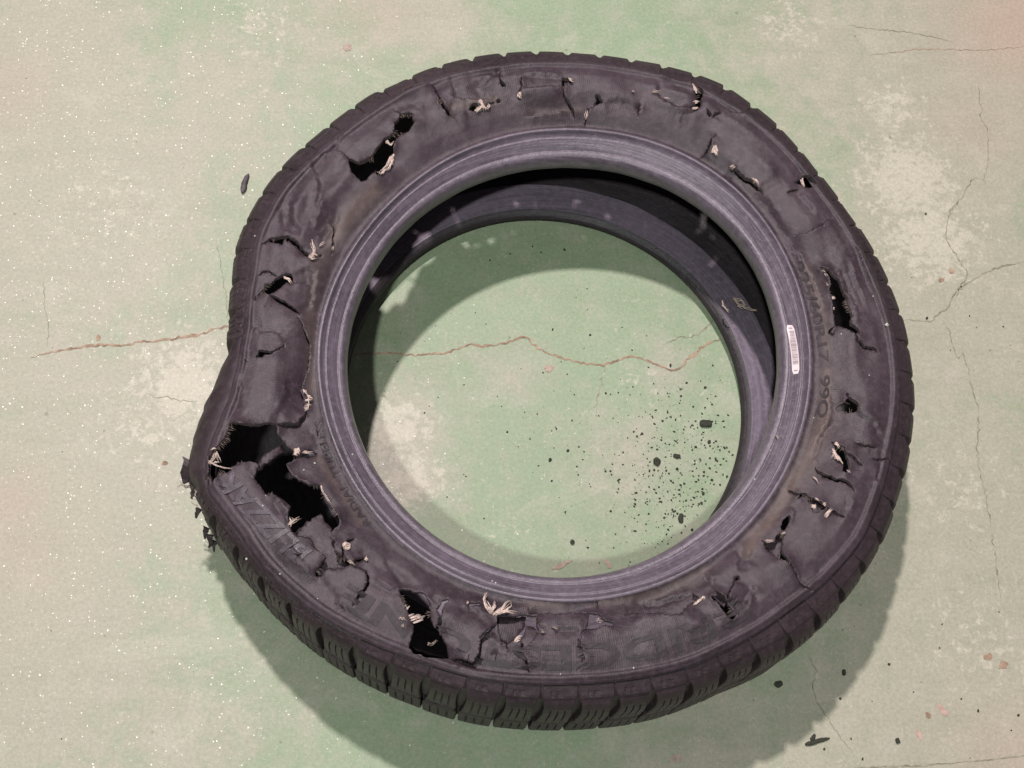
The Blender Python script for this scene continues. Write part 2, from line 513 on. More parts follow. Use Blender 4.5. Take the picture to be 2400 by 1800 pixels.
strip("crack", [(508, 560), (522, 650), (530, 700), (534, 755)], .0014, M_hair)
strip("crack", [(2001, 1770), (1912, 1645), (1905, 1620), (1905, 1600), (1912, 1570), (1900, 1548), (1885, 1520)], .0014, M_hair)
strip("crack", L5([(940, 740), (1010, 780), (1080, 770), (1160, 800), (1270, 800)]), .0014, M_hair)
strip("crack", A8([(1250, 1008), (1240, 1100), (1215, 1180), (1210, 1280)]), .0012, M_rust)
strip("crack", [(1985, 60), (2020, 65), (2120, 75), (2150, 80), (2200, 90), (2235, 100)], .0014, M_hair)
strip("crack", [(2030, 130), (2160, 115), (2300, 118), (2400, 110)], .0012, M_rust)
strip("seam", [(2003, 1799), (2150, 1795), (2273, 1785), (2400, 1772), (2600, 1755)], .0020, M_hair, .0003, taper=False)
for (px, py, rx, ry, a, m) in [(1286, 863, .0075, .0075, 0, M_paint), (2225, 338, .018, .009, -.4, M_hair), (2210, 1665, .012, .005, -.9, M_pinkp),
                               (2153, 1722, .009, .0035, -1.3, M_pinkp), (2175, 1676, .005, .005, 0, M_rust), (1318, 1324, .020, .004, .45, M_paint),
                               (1424, 1320, .010, .004, -1.1, M_paint), (387, 1086, .005, .004, .5, M_rust), (815, 112, .010, .007, 0, M_paint),
                               (2317, 1540, .008, .006, .2, M_rust), (2351, 1559, .008, .006, .6, M_rust), (2206, 657, .006, .004, .3, M_rust),
                               (2229, 636, .005, .005, .3, M_rust), (1583, 1778, .01, .007, .3, M_paint), (305, 762, .006, .005, .2, M_hair), (230, 792, .004, .006, .2, M_rust)]:
    if m is M_hair:
        continue
    blot("paint_chip" if m in (M_paint, M_pinkp) else "rust_spot", px, py, rx * .6, ry * .6, a, m)

# ------------------------------------------------------------------ the tyre
tyre = bpy.data.objects.new("burst_tyre", None)
COL.objects.link(tyre)
tyre.empty_display_size = .1
tag(tyre, "black car tyre with torn sidewalls lying flat on the green painted floor", "tyre")

NT = 720
TH = np.linspace(-np.pi, np.pi, NT, endpoint=False)


def revolve(name, prof, m, nt=NT, parent=tyre, dust=None):
    """prof: list of functions th -> (r, z)"""
    th = np.linspace(-np.pi, np.pi, nt, endpoint=False)
    P = []
    for fn in prof:
        r, z = fn(th)
        P.append(np.stack([r * np.cos(th), r * np.sin(th), z + 0 * th], 1))
    P = np.stack(P, 1)
    me = mesh(name, P.reshape(-1, 3), grid_faces(nt, len(prof), True))
    return link(name, me, parent, m)


def zone(th):
    a0 = math.atan2(*at([(505, 880)], .1)[0][[1, 0]])
    a1 = math.atan2(*at([(452, 1165)], .1)[0][[1, 0]])
    m, h = (a0 + (a1 - a0) % (2 * math.pi) / 2), ((a1 - a0) % (2 * math.pi)) / 2
    d = np.abs((np.asarray(th) - m + math.pi) % (2 * math.pi) - math.pi)
    return np.clip((h + .035 - d) / .05, 0, 1)


def pt(rf, dr, z):
    return lambda th: (rf(th) + dr, np.full_like(th, z))


def wob(th, k, s, amp):
    return amp * np.array([noise.noise(Vector((math.cos(t) * k, math.sin(t) * k, s))) for t in th])


# bead: toe, lip, mounting grooves and rim line
prof = []
for u, z in [(.16, .126), (.02, .130)] + list(zip(BU, BZ)):
    prof.append((lambda u, z: lambda th: (rU(th) + u * (rB(th) - rU(th)) + wob(th, 9, u * 4, .0004), z + wob(th, 5, 2 + u, .0006)))(u, z))
fine_prof = []
for u in np.linspace(0, 1, 40):
    z = float(np.interp(u, BU, BZ))
    ripple = .00010 * math.sin(u * 75) if .4 < u < .95 else 0
    fine_prof.append((lambda u, z: lambda th: (rU(th) + u * (rB(th) - rU(th)), z + wob(th, 5, 2, .0004)))(u, z + ripple))
prof = [prof[0], prof[1]] + fine_prof + [pt(rB, .0012, .1622), pt(rB, .0016, .156), pt(rB, -.006, .150), (lambda th: (rU(th) + .010, .128 + 0 * th))]
revolve("bead", prof, M_bead, 900)
# side of the carcass that carries the tread, the lower sidewall, and the liner
G0 = .0088
G = lambda th: G0 - (G0 - .0005) * zone(th)
nz = lambda th, k: .0040 * zone(th) * np.array([noise.noise(Vector((t * 25, k, 0))) for t in th])
outer = [pt(rC, -.004, .1650), pt(rC, .0015, .1665), (lambda th: (rC(th) * .5 + rE(th) * .5, .1590 + nz(th, 1))), (lambda th: (rC(th) * .25 + rE(th) * .75 - G(th) * .6, .1515 + nz(th, 2))),
         (lambda th: (rC(th) * .08 + rE(th) * .92 - G(th), .143 + nz(th, 3))), (lambda th: (rE(th) - G(th) + nz(th, 3), .134)), (lambda th: (rE(th) - G(th) + .001 + nz(th, 4), .115 + 0 * th)), (lambda th: (rE(th) - G(th) + .0015 + nz(th, 6), .085 + 0 * th)),
         (lambda th: (rE(th) - G(th) + .001 + nz(th, 8), .055 + 0 * th)), (lambda th: (rE(th) - G(th) - .002, .025 + 0 * th)), (lambda th: (rE(th) - .020, .009 + 0 * th)), (lambda th: (rE(th) - .040, .004 + 0 * th)),
         (lambda th: (rL(th) * .4 + rE(th) * .6 - .02, .0025 + 0 * th)), (lambda th: (rL(th) + .028, .003 + 0 * th)), (lambda th: (rL(th) + .012, .005 + 0 * th)),
         (lambda th: (rL(th) + .003, .009 + 0 * th)), (lambda th: (rL(th), .0135 + 0 * th)), (lambda th: (rL(th) + .003, .0185 + 0 * th)), (lambda th: (rL(th) + .010, .0205 + 0 * th))]
revolve("tread_base", outer[:12], M_tread)
revolve("lower_sidewall", outer[11:], M_inner_shade)
inner = [outer[-1], (lambda th: (rL(th) + .020, .019 + 0 * th)), (lambda th: (rL(th) + .030, .0165 + wob(th, 8, 1, .002))), (lambda th: (rL(th) + .045, .0135 + wob(th, 6, 5, .002))),
         (lambda th: (rL(th) + .065, .0125 + wob(th, 4, 8, .002))), (lambda th: (rE(th) - .040, .016 + 0 * th)), (lambda th: (rE(th) - .026, .026 + 0 * th)), (lambda th: (rE(th) - .019, .045 + 0 * th)),
         (lambda th: (rE(th) - .0175, .085 + 0 * th)), (lambda th: (rE(th) - .019, .125 + 0 * th)), (lambda th: (np.minimum(rE(th) - .024, rC(th) - .002), .145 + 0 * th)),
         (lambda th: (rC(th) - .008, .157 + 0 * th)), pt(rC, -.010, .163)]
revolve("inner_liner", inner[3:], M_inner_shade)
revolve("lower_inner_wall", inner[:4], M_lower_lit)

# ------------------------------------------------------------------ torn upper sidewall
H = []   # open holes


def hole(org, pts, s=3.6867):
    H.append(zz(org, pts, s))


hole(Z1, [(1535, 990), (1625, 1025), (1740, 975), (1800, 900), (1850, 835), (1900, 820), (1930, 760), (1930, 700), (1975, 650), (1990, 610), (2085, 598), (2095, 660), (2112, 690), (2060, 760), (1985, 790), (1945, 850), (1925, 910), (1925, 970), (1880, 1030), (1850, 1100), (1800, 1160), (1765, 1130), (1720, 1150), (1690, 1190), (1645, 1205), (1600, 1160), (1560, 1130), (1540, 1060)])
hole(Z2, [(440, 375), (465, 440), (490, 490), (515, 530), (560, 580), (592, 645), (560, 643), (535, 600), (500, 560), (478, 530), (468, 460), (430, 385)])
hole(Z2, [(720, 590), (770, 530), (810, 535), (825, 570), (800, 590), (780, 600)])
hole(Z2, [(880, 560), (900, 522), (955, 512), (957, 525), (918, 540), (910, 560), (890, 575)])
hole(Z2, [(970, 500), (990, 480), (1008, 490), (1000, 520), (980, 520)])
hole(Z2, [(998, 270), (1012, 320), (1050, 360), (1055, 375), (1020, 382), (1003, 350)])
hole(Z2, [(1540, 305), (1562, 305), (1640, 318), (1620, 350), (1562, 345), (1560, 395), (1540, 400)])
hole(Z2, [(1830, 450), (1850, 450), (1870, 480), (1895, 520), (1860, 525), (1840, 535), (1815, 550), (1820, 520), (1835, 510)])
hole(Z3, [(545, 293), (640, 290), (780, 290), (850, 320), (870, 360), (915, 410), (915, 440), (900, 480), (903, 510), (880, 560), (830, 590), (800, 590), (805, 560), (850, 540), (860, 500), (845, 440), (810, 372), (770, 352), (640, 312)])
hole(Z3, [(930, 570), (965, 590), (985, 625), (970, 640), (948, 612)])
hole(Z3, [(1700, 1190), (1740, 1180), (1780, 1140), (1830, 1140), (1890, 1190), (1895, 1220), (1870, 1250), (1830, 1255), (1800, 1250), (1770, 1220), (1740, 1210)])
hole(Z4, [(850, 600), (860, 575), (900, 580), (960, 570), (1020, 570), (1070, 600), (1110, 640), (1150, 690), (1195, 720), (1185, 752), (1130, 712), (1080, 655), (1030, 615), (975, 595), (965, 640), (940, 630), (900, 625), (860, 620)])
hole(Z4, [(800, 1020), (820, 970), (870, 970), (910, 930), (980, 900), (1020, 885), (1050, 900), (1055, 950), (1075, 975), (1045, 985), (1000, 965), (985, 985), (940, 1030), (880, 1065), (850, 1075), (800, 1060), (755, 1082), (725, 1125), (735, 1080), (770, 1050)])
hole(Z4, [(730, 1615), (750, 1590), (770, 1555), (810, 1560), (860, 1570), (930, 1540), (970, 1520), (978, 1490), (986, 1520), (930, 1552), (870, 1592), (810, 1592), (790, 1612)])
BIG = zz(Z5, [(520, 720), (600, 730), (700, 725), (770, 720), (840, 710), (905, 715), (920, 740), (915, 790), (950, 830), (980, 860), (1000, 900), (1040, 930), (1070, 950), (1060, 985), (1120, 990), (1150, 945), (1190, 930), (1230, 940), (1265, 975), (1210, 975), (1150, 995), (1080, 1020), (1030, 1050), (1000, 1070), (1020, 1110), (1050, 1160), (1100, 1200), (1150, 1220), (1200, 1250), (1270, 1240), (1300, 1250), (1320, 1310), (1380, 1400), (1440, 1480), (1462, 1550), (1450, 1600), (1400, 1640)]) + \
    zz(Z8, [(1375, 400), (1425, 440), (1412, 520), (1440, 570), (1510, 580), (1560, 640), (1500, 662), (1350, 665), (1300, 740), (1250, 730), (1250, 690), (1330, 600), (1340, 570), (1280, 520), (1230, 470), (1230, 430), (1200, 400), (1100, 390), (1040, 340), (1020, 290), (1015, 200), (1035, 130), (980, 80), (900, 40), (820, 25)]) + \
    zz(Z5, [(780, 1250), (720, 1180), (740, 1130), (770, 1070), (690, 1040), (610, 1040), (520, 1080), (520, 1110), (440, 1150), (380, 1190), (350, 1240), (300, 1240), (295, 1180), (330, 1130), (325, 1000), (380, 930), (430, 880), (470, 830), (500, 770)])
H.append(BIG)
hole(Y1, [(322, 490), (350, 478), (400, 485), (450, 510), (520, 515), (545, 540), (575, 600), (580, 680), (590, 750), (620, 820), (650, 840), (690, 900), (725, 960), (748, 1075), (640, 1075), (540, 1070), (500, 1045), (440, 1040), (400, 990), (410, 930), (440, 840), (430, 770), (400, 700), (360, 620), (330, 560)])
hole(Y1, [(740, 572), (745, 590), (700, 625), (680, 700), (685, 790), (657, 838), (632, 825), (655, 770), (660, 690), (640, 650), (660, 635), (680, 590)])
hole(Y1, [(890, 625), (930, 600), (1020, 605), (1000, 625), (930, 632)])
hole(Y1, [(1160, 715), (1250, 710), (1330, 710), (1370, 700), (1420, 705), (1500, 710), (1505, 790), (1520, 845), (1500, 870), (1470, 920), (1420, 980), (1370, 985), (1360, 930), (1385, 900), (1340, 900), (1300, 930), (1240, 960), (1200, 930), (1180, 850), (1160, 780)])
hole(Y1, [(1965, 690), (2040, 700), (2100, 760), (2170, 770), (2160, 800), (2080, 800), (2000, 830), (1940, 825), (1950, 760)])
hole(Y2, [(1005, 510), (1050, 535), (1065, 560), (1040, 575), (1020, 550)])
hole(Y2, [(1172, 452), (1225, 505), (1290, 545), (1310, 610), (1350, 660), (1385, 695), (1370, 735), (1345, 750), (1290, 710), (1240, 640), (1205, 585), (1165, 560), (1165, 538), (1205, 545), (1222, 540)])
hole(Y2, [(1360, 400), (1390, 365), (1415, 375), (1410, 405), (1380, 410)])
hole(V6, [(350, 60), (380, 90), (480, 75), (490, 40), (510, 10), (580, 5), (560, 60), (545, 140), (560, 200), (600, 270), (660, 350), (700, 410), (720, 470), (690, 430), (640, 352), (560, 275), (500, 260), (480, 210), (430, 170), (390, 140), (380, 100)], 4.148)
hole(Z7, [(660, 1420), (690, 1350), (730, 1315), (750, 1330), (740, 1380), (710, 1430), (695, 1455), (665, 1450)])
hole(Z7, [(1100, 675), (1150, 710), (1215, 735), (1225, 780), (1250, 830), (1255, 890), (1240, 940), (1215, 970), (1190, 950), (1200, 900), (1195, 870), (1150, 800), (1130, 740)])
hole(Z7, [(805, 1180), (830, 1130), (885, 1125), (900, 1160), (1000, 1200), (1060, 1240), (1040, 1270), (1000, 1290), (960, 1300), (920, 1240), (870, 1165), (845, 1160)])
hole(Z7, [(1230, 258), (1250, 270), (1250, 300), (1290, 330), (1330, 375), (1320, 425), (1240, 437), (1200, 410), (1155, 410), (1150, 385), (1200, 350), (1240, 310), (1222, 275)])
hole(Z6, [(990, 480), (1010, 468), (1070, 490), (1110, 540), (1160, 570), (1195, 650), (1240, 700), (1250, 800), (1280, 880), (1270, 945), (1340, 1000), (1340, 1035), (1300, 1045), (1260, 1010), (1200, 985), (1130, 975), (1125, 920), (1110, 850), (1105, 760), (1080, 680), (1085, 600), (1050, 530)])

# cracks: (points, width in photo px, step in mm: left side of the line up, right side down, reach mm)
CR = []


def crack(org, pts, w=3, step=1.0, reach=12, s=3.6867, gap=True):
    CR.append((zz(org, pts, s), w, step, reach, gap))


crack(Z1, [(1545, 1000), (1480, 945), (1400, 935), (1330, 952), (1290, 990)], 4, 1.5)
crack(Z1, [(1985, 615), (1950, 590), (1915, 572)], 3, 1)
crack(Z2, [(90, 480), (150, 420), (230, 385), (330, 350), (440, 378)], 3, -2.5, 22)
crack(Z2, [(592, 640), (640, 615), (720, 600)], 2, -2, 14)
crack(Z2, [(1190, 290), (1185, 400), (1165, 450), (1180, 500)], 2.5, 1.2)
crack(Z2, [(1550, 400), (1555, 460), (1600, 520), (1640, 590), (1650, 660)], 2.5, 1.5)
crack(Z2, [(1820, 545), (1770, 560), (1752, 610), (1745, 680), (1740, 720)], 2.5, 1.2)
crack(Z2, [(2210, 520), (2200, 590), (2190, 640)], 2, 1)
crack(Z3, [(1000, 640), (1020, 615), (1070, 600)], 3, 1)
crack(Z3, [(1030, 780), (990, 830), (970, 900), (945, 955), (900, 1000)], 4, 2)
crack(Z3, [(1130, 1080), (1190, 1100), (1230, 1150), (1290, 1190), (1340, 1215), (1400, 1270), (1430, 1310)], 4, 2.2, 16)
crack(Z3, [(1640, 1292), (1690, 1275), (1745, 1262)], 3, 1)
crack(Z6, [(1100, 45), (1040, 90), (970, 140), (880, 185), (780, 185)], 4, 1.6)
crack(Z4, [(790, 630), (855, 605)], 3, .5)
crack(Z4, [(760, 915), (800, 875), (860, 875), (920, 920)], 2, .8)
crack(Z4, [(1075, 978), (1200, 985)], 2, -.8)
crack(Z4, [(850, 1075), (930, 1118), (1000, 1158), (1060, 1200), (1130, 1245)], 6, 2.4, 15)
crack(Z4, [(1100, 1270), (1130, 1320), (1170, 1420), (1200, 1500), (1200, 1600), (1190, 1700), (1140, 1830), (1115, 1900), (1140, 1950), (1170, 2030), (1180, 2120)], 3, 2.6, 15)
crack(Z4, [(1190, 720), (1240, 760), (1310, 730)], 4, .8)
crack(Z4, [(1405, 450), (1400, 600), (1390, 720)], 1.5, -1.2, 8)
crack(Z4, [(655, 1620), (655, 1650)], 3, .5)
crack(Z5, [(1180, 600), (1160, 640), (1090, 710), (920, 720)], 3, -2.5, 14)
crack(Z8, [(1560, 640), (1600, 600), (1680, 575)], 4, 1.2)
crack(Z8, [(1480, 580), (1490, 500), (1530, 430), (1590, 410)], 3, 1.5)
crack(Z8, [(1560, 650), (1690, 690), (1710, 790), (1680, 850), (1630, 880), (1610, 940), (1570, 1000)], 3.5, -1.8, 12)
crack(Z8, [(1470, 990), (1500, 1030)], 2.5, .8)
crack(Y1, [(1370, 975), (1390, 1050), (1420, 1120), (1440, 1200)], 5, 1.2)
crack(Y1, [(1240, 955), (1245, 1000)], 3, .6)
crack(Y1, [(1940, 825), (1880, 880), (1880, 960), (1900, 1050), (1915, 1090), (1880, 1150), (1860, 1180)], 3, .9)
crack(Y1, [(745, 1078), (860, 1090), (950, 1125), (1000, 1050), (1025, 900), (1060, 850), (1160, 790)], 2, 3.4, 26)
crack(Y1, [(1435, 640), (1440, 690), (1520, 700), (1960, 690)], 1.5, -2.2, 10)
crack(Y1, [(2025, 560), (2040, 650)], 2, 1.5, 10)
crack(Y2, [(430, 700), (520, 688), (700, 690), (830, 710), (920, 700), (980, 612), (1010, 590)], 3, -3.0, 16)
crack(Y2, [(1380, 405), (1350, 470), (1310, 530), (1310, 600)], 2, 2.6, 20)
crack(Z7, [(1225, 780), (1290, 810), (1330, 860), (1370, 893)], 4, .8)
crack(Z7, [(1460, 835), (1540, 838), (1610, 825)], 3, .9)
crack(Z7, [(1300, 690), (1400, 720), (1490, 740)], 2, 1.0)
crack(Z7, [(960, 905), (985, 945), (1050, 980), (1130, 1015), (1220, 1030), (1260, 1060), (1300, 1115)], 4, 1.6)
crack(Z7, [(720, 1105), (780, 1130), (830, 1130)], 2.5, 1.4)
crack(Z7, [(1060, 1250), (1110, 1280), (1160, 1310), (1212, 1340)], 3, 1.2)
crack(Z7, [(1090, 100), (1085, 300), (1110, 420), (1080, 540), (1000, 640), (960, 780), (985, 900)], 1, -1.2, 9, gap=False)
crack(Z6, [(1302, 1040), (1330, 1110), (1400, 1160), (1470, 1165), (1510, 1205)], 5, 1.0)
crack(Z6, [(1125, 975), (1080, 1030), (1110, 1052), (1125, 1040)], 4, 1.0)
crack(V6, [(720, 470), (760, 520), (850, 560)], 2, 1.0, s=4.148)
crack(V6, [(150, 760), (260, 570), (290, 680)], 1.5, -.8, 8, s=4.148, gap=False)

# plates that have slipped past each other without opening
for org, pts, st_, rc in [
    (Z2, [(560, 280), (590, 380), (600, 470), (760, 490), (950, 470), (985, 400)], -2.2, 10), (Z2, [(770, 330), (900, 290), (900, 360), (780, 370)], 1.6, 8),
    (Z2, [(1000, 200), (1010, 270)], 2, 9), (Z2, [(1200, 290), (1340, 270), (1540, 305)], 1.8, 9), (Z2, [(1180, 400), (1300, 395), (1550, 390)], -1.6, 8),
    (Z2, [(1220, 640), (1450, 590), (1600, 570)], -2.6, 8), (Z2, [(1890, 520), (2000, 500), (2120, 500), (2200, 580)], 1.6, 10), (Z3, [(520, 320), (520, 420), (560, 480), (700, 560), (810, 560)], -2.0, 10),
    (Z3, [(360, 520), (380, 590), (350, 600)], 1.6, 7), (Z3, [(690, 540), (700, 600), (840, 590)], 1.8, 7), (Z3, [(1100, 560), (1250, 620), (1400, 560)], -1.6, 12),
    (Z3, [(1400, 1300), (1500, 1420), (1590, 1580), (1650, 1659)], 2.0, 9), (Z1, [(1200, 1000), (1250, 1150), (1300, 1220), (1240, 1420)], -2.2, 10), (Z1, [(1450, 800), (1440, 920)], 1.8, 8),
    (Z4, [(1050, 230), (1040, 400), (1110, 520), (1140, 590)], 2.6, 9), (Z4, [(960, 330), (950, 480), (1030, 530), (1060, 570)], -2.4, 7), (Z4, [(1330, 200), (1250, 400), (1220, 520)], 2.4, 9),
    (Z4, [(1420, 330), (1380, 470), (1300, 560), (1290, 680)], -2.6, 9), (Z4, [(700, 1330), (780, 1400), (940, 1400), (980, 1490)], -1.4, 8), (Z4, [(1060, 900), (1180, 840), (1250, 870), (1230, 1100), (1180, 1250)], 1.8, 9),
    (Z5, [(1010, 300), (1000, 500), (900, 640)], -1.8, 10), (Z5, [(620, 0), (610, 300), (600, 640)], 1.6, 6), (Z5, [(1210, 720), (1300, 860), (1320, 960)], 1.4, 7), (Z5, [(640, 1050), (800, 1260), (1000, 1480)], 2.6, 6),
    (Z5, [(930, 1400), (1020, 1500)], 2.6, 6), (Z8, [(960, 380), (1100, 560), (1260, 760), (1400, 880)], -1.4, 8), (Z8, [(1430, 870), (1460, 1000)], 1.6, 7), (Z8, [(1740, 760), (1900, 860), (1980, 860)], 2.2, 10),
    (Z8, [(1830, 580), (1950, 770), (1990, 860)], -2, 9), (Y1, [(560, 540), (640, 620), (690, 590)], -2, 8), (Y1, [(850, 640), (960, 660), (1030, 690)], 2.2, 8), (Y1, [(1000, 860), (1150, 880), (1230, 960)], 2.0, 8),
    (Y1, [(1030, 1040), (1240, 1040), (1380, 1060)], -1.2, 6), (Y1, [(1640, 860), (1720, 820), (1860, 830), (1870, 900)], 1.8, 6), (Y1, [(1500, 700), (1520, 770), (1600, 860)], 1.6, 7), (Y2, [(560, 620), (700, 590), (900, 540), (1010, 500)], 2.2, 8),
    (Y2, [(1430, 700), (1510, 500), (1550, 640)], -1.6, 6), (Y2, [(1450, 90), (1470, 230), (1560, 100)], 2.0, 8), (Y2, [(1110, 360), (1180, 420)], 2.0, 9), (Y2, [(1380, 150), (1410, 270), (1420, 330)], -1.8, 8),
    (Z7, [(1290, 330), (1350, 450), (1480, 520), (1560, 690)], 1.2, 9), (Z7, [(1130, 500), (1050, 560), (1000, 650)], -2.0, 7), (Z7, [(1480, 1040), (1530, 850)], 2.2, 8), (Z7, [(1270, 1140), (1250, 1260), (1210, 1340)], 1.6, 8),
    (Z7, [(740, 1230), (800, 1290), (760, 1400)], -1.4, 8), (Z6, [(1150, 430), (1230, 620), (1330, 800), (1340, 960)], -2.4, 8), (Z6, [(1290, 200), (1380, 500), (1500, 760), (1560, 900)], 2.2, 9),
    (Z6, [(1250, 400), (1340, 650), (1400, 800)], 1.8, 7), (Z6, [(640, 130), (860, 420), (960, 640), (1050, 940)], -1.4, 6), (Z3, [(1740, 1300), (1850, 1430), (1880, 1500)], 1.6, 9), (Z3, [(1640, 780), (1720, 900), (1790, 1100)], -1.6, 9)]:
    CR.append((zz(org, pts, 3.6867), 1, st_ * .8, rc, False))

# soft dents and bulges: x, y, rx, ry (photo px), turn (deg, clockwise in the photo), height mm
DENT = [(672, 520, 12, 35, 20, -4), (700, 480, 14, 60, 15, 3), (735, 500, 14, 60, 18, 3), (770, 520, 16, 60, 25, -5), (655, 520, 10, 30, 10, -2.5),
        (800, 430, 20, 60, 40, 3), (690, 760, 40, 50, 0, 3), (600, 620, 30, 40, 0, 3), (640, 940, 70, 60, 0, 2.5), (700, 930, 25, 90, 5, -4), (560, 860, 20, 60, 5, -1.5),
        (985, 235, 35, 30, 0, -4), (960, 215, 40, 15, -20, 3), (1080, 190, 20, 30, 10, 2), (1120, 205, 20, 14, 0, -2.5), (1150, 220, 50, 20, 0, -2),
        (1300, 250, 80, 14, -3, -3), (1280, 210, 50, 25, 0, 2.5), (1600, 220, 50, 15, 20, 2.5), (1660, 300, 30, 30, 0, -2), (1750, 260, 40, 20, 35, 3),
        (2000, 560, 22, 80, -15, 3.5), (1965, 640, 14, 90, -20, -3), (2030, 700, 18, 90, -14, -3), (2050, 640, 12, 70, -17, 2.5), (2000, 850, 20, 60, 0, 2.5), (1970, 960, 12, 50, 0, -2),
        (2030, 950, 18, 80, 5, 2), (1990, 1150, 30, 40, 20, 2), (1900, 1180, 20, 50, 35, 2), (1840, 1320, 40, 30, -30, 2.5), (1700, 1450, 90, 14, -15, 2), (1850, 1250, 30, 30, 0, -2),
        (1080, 1480, 40, 50, 0, -2), (1050, 1440, 25, 25, 0, 2.5), (900, 1400, 40, 25, 20, 2), (760, 1380, 50, 12, 32, -3), (830, 1430, 60, 12, 28, 2), (930, 1350, 60, 14, 30, -3.5),
        (1230, 1440, 50, 12, -3, -3), (1280, 1420, 50, 10, 0, 3), (1490, 1440, 60, 10, -10, -2), (1550, 1400, 60, 22, -18, -4.5), (700, 1300, 30, 60, -40, 2.5), (770, 1160, 20, 60, -30, 1.5),
        (560, 1220, 14, 70, -40, -2), (880, 330, 30, 30, 0, 2.5), (930, 380, 30, 30, 0, -2), (1900, 520, 30, 50, 0, 2), (1850, 420, 40, 25, 40, -2), (1800, 400, 25, 25, 0, 2.5),
        (1420, 200, 40, 25, 5, 2), (1520, 250, 40, 12, 15, -2), (1180, 1490, 30, 20, 0, 1.5), (560, 1020, 20, 50, 12, 3), (1620, 1460, 40, 16, -10, 1.5), (760, 800, 14, 80, 4, -2.5),
        (450, 1080, 30, 60, 0, 2)]
# pale brown dust: polyline, half width px, strength
DUST = [(zz(Z7, [(1060, 80), (1060, 330), (1040, 470), (950, 720), (850, 900), (760, 1050), (690, 1180), (560, 1380), (430, 1500), (380, 1640)]), 12, .75),
        (zz(Z7, [(1040, 470), (900, 850), (740, 1060)]), 22, .5), (zz(Z6, [(880, 450), (960, 650), (1040, 900), (1070, 1250)]), 9, .55),
        (zz(Z4, [(1750, 180), (1600, 330), (1500, 440), (1420, 560)]), 18, .6), (zz(Z4, [(1430, 480), (1250, 900), (1200, 1300), (1230, 1900)]), 14, .35),
        (zz(Z5, [(1280, 1000), (1400, 1200), (1560, 1420), (1640, 1560)]), 8, .45), (zz(Y1, [(1450, 620), (1620, 590), (1700, 620)]), 14, .4),
        (zz(Y2, [(200, 580), (400, 560), (700, 500), (1000, 400), (1100, 300)]), 14, .35), (zz(Z2, [(600, 550), (800, 520), (950, 480)]), 12, .45), (zz(Z2, [(1300, 590), (1700, 560)]), 10, .25)]


def densify(P, step, jit, closed=True):
    P = np.array(P)[:, :2]
    n = len(P)
    out = []
    for i in range(n if closed else n - 1):
        a, b = P[i], P[(i + 1) % n]
        L = np.hypot(*(b - a))
        k = max(1, int(round(L / step)))
        d = (b - a) / (L + 1e-9)
        nn = np.array([-d[1], d[0]])
        for j in range(k):
            q = a + (b - a) * j / k
            if j or jit == 0:
                q = q + nn * rng.normal(0, jit)
            out.append(q)
    if not closed:
        out.append(P[-1])
    return np.array(out)


def inpoly(x, y, P):
    c = np.zeros(len(x), bool)
    xmin, ymin = P.min(0)
    xmax, ymax = P.max(0)
    m = np.where((x > xmin) & (x < xmax) & (y > ymin) & (y < ymax))[0]
    if not len(m):
        return c
    xs, ys = x[m], y[m]
    r = np.zeros(len(m), bool)
    j = len(P) - 1
    for i in range(len(P)):
        xi, yi = P[i]
        xj, yj = P[j]
        if yi != yj:
            k = ((yi > ys) != (yj > ys)) & (xs < (xj - xi) * (ys - yi) / (yj - yi) + xi)
            r ^= k
        j = i
    c[m] = r
    return c


def polydist(x, y, P, closed):
    """distance to polyline, signed side (left +), parameter 0..1 of nearest point"""
    best = np.full(len(x), 1e9)
    side = np.zeros(len(x))
    par = np.zeros(len(x))
    n = len(P) - (0 if closed else 1)
    L = [np.hypot(*(P[(i + 1) % len(P)] - P[i])) for i in range(n)]
    tot = sum(L)
    acc = 0
    for i in range(n):
        a, b = P[i], P[(i + 1) % len(P)]
        d = b - a
        t = np.clip(((x - a[0]) * d[0] + (y - a[1]) * d[1]) / (d @ d + 1e-12), 0, 1)
        dx, dy = x - a[0] - t * d[0], y - a[1] - t * d[1]
        dd = dx * dx + dy * dy
        k = dd < best
        best[k] = dd[k]
        side[k] = np.sign(d[0] * (y[k] - a[1]) - d[1] * (x[k] - a[0]))
        par[k] = (acc + t[k] * L[i]) / tot
        acc += L[i]
    return np.sqrt(best), side, par


loops = []
HP = []
for h in H:
    HP.append(densify(on(h), .0016, .00035))
CP = []
for pts, w, step, reach, gap in CR:
    c = densify(on(pts), .0022, .0004, False)
    CP.append((c, w, step, reach, gap))
    if not gap:
        continue
    d = np.gradient(c, axis=0)
    d /= np.hypot(d[:, 0], d[:, 1])[:, None]
    nn = np.stack([-d[:, 1], d[:, 0]], 1)
    n = len(c)
    s = np.linspace(0, 1, n)
    hw = w * .00043 * .5 * (np.sin(np.pi * np.clip(s, .04, .96)) ** .6) * np.clip(rng.normal(1, .35, n), .4, 1.8)
    if abs(step) > 2:
        hw *= .6
    hw = np.maximum(hw, .00015)
    HP.append(np.concatenate([c + nn * hw[:, None], (c - nn * hw[:, None])[::-1]]))

verts, edges = [], []


def addloop(P):
    o0 = len(verts)
    verts.extend(P.tolist())
    edges.extend([(o0 + i, o0 + (i + 1) % len(P)) for i in range(len(P))])


tt = np.linspace(-np.pi, np.pi, 1100, endpoint=False)
OUTL = np.stack([(rC(tt) + .0012) * np.cos(tt), (rC(tt) + .0012) * np.sin(tt)], 1)
INL = np.stack([rB(tt) * np.cos(tt), rB(tt) * np.sin(tt)], 1)
addloop(OUTL)
addloop(INL)
for P in HP:
    addloop(P)
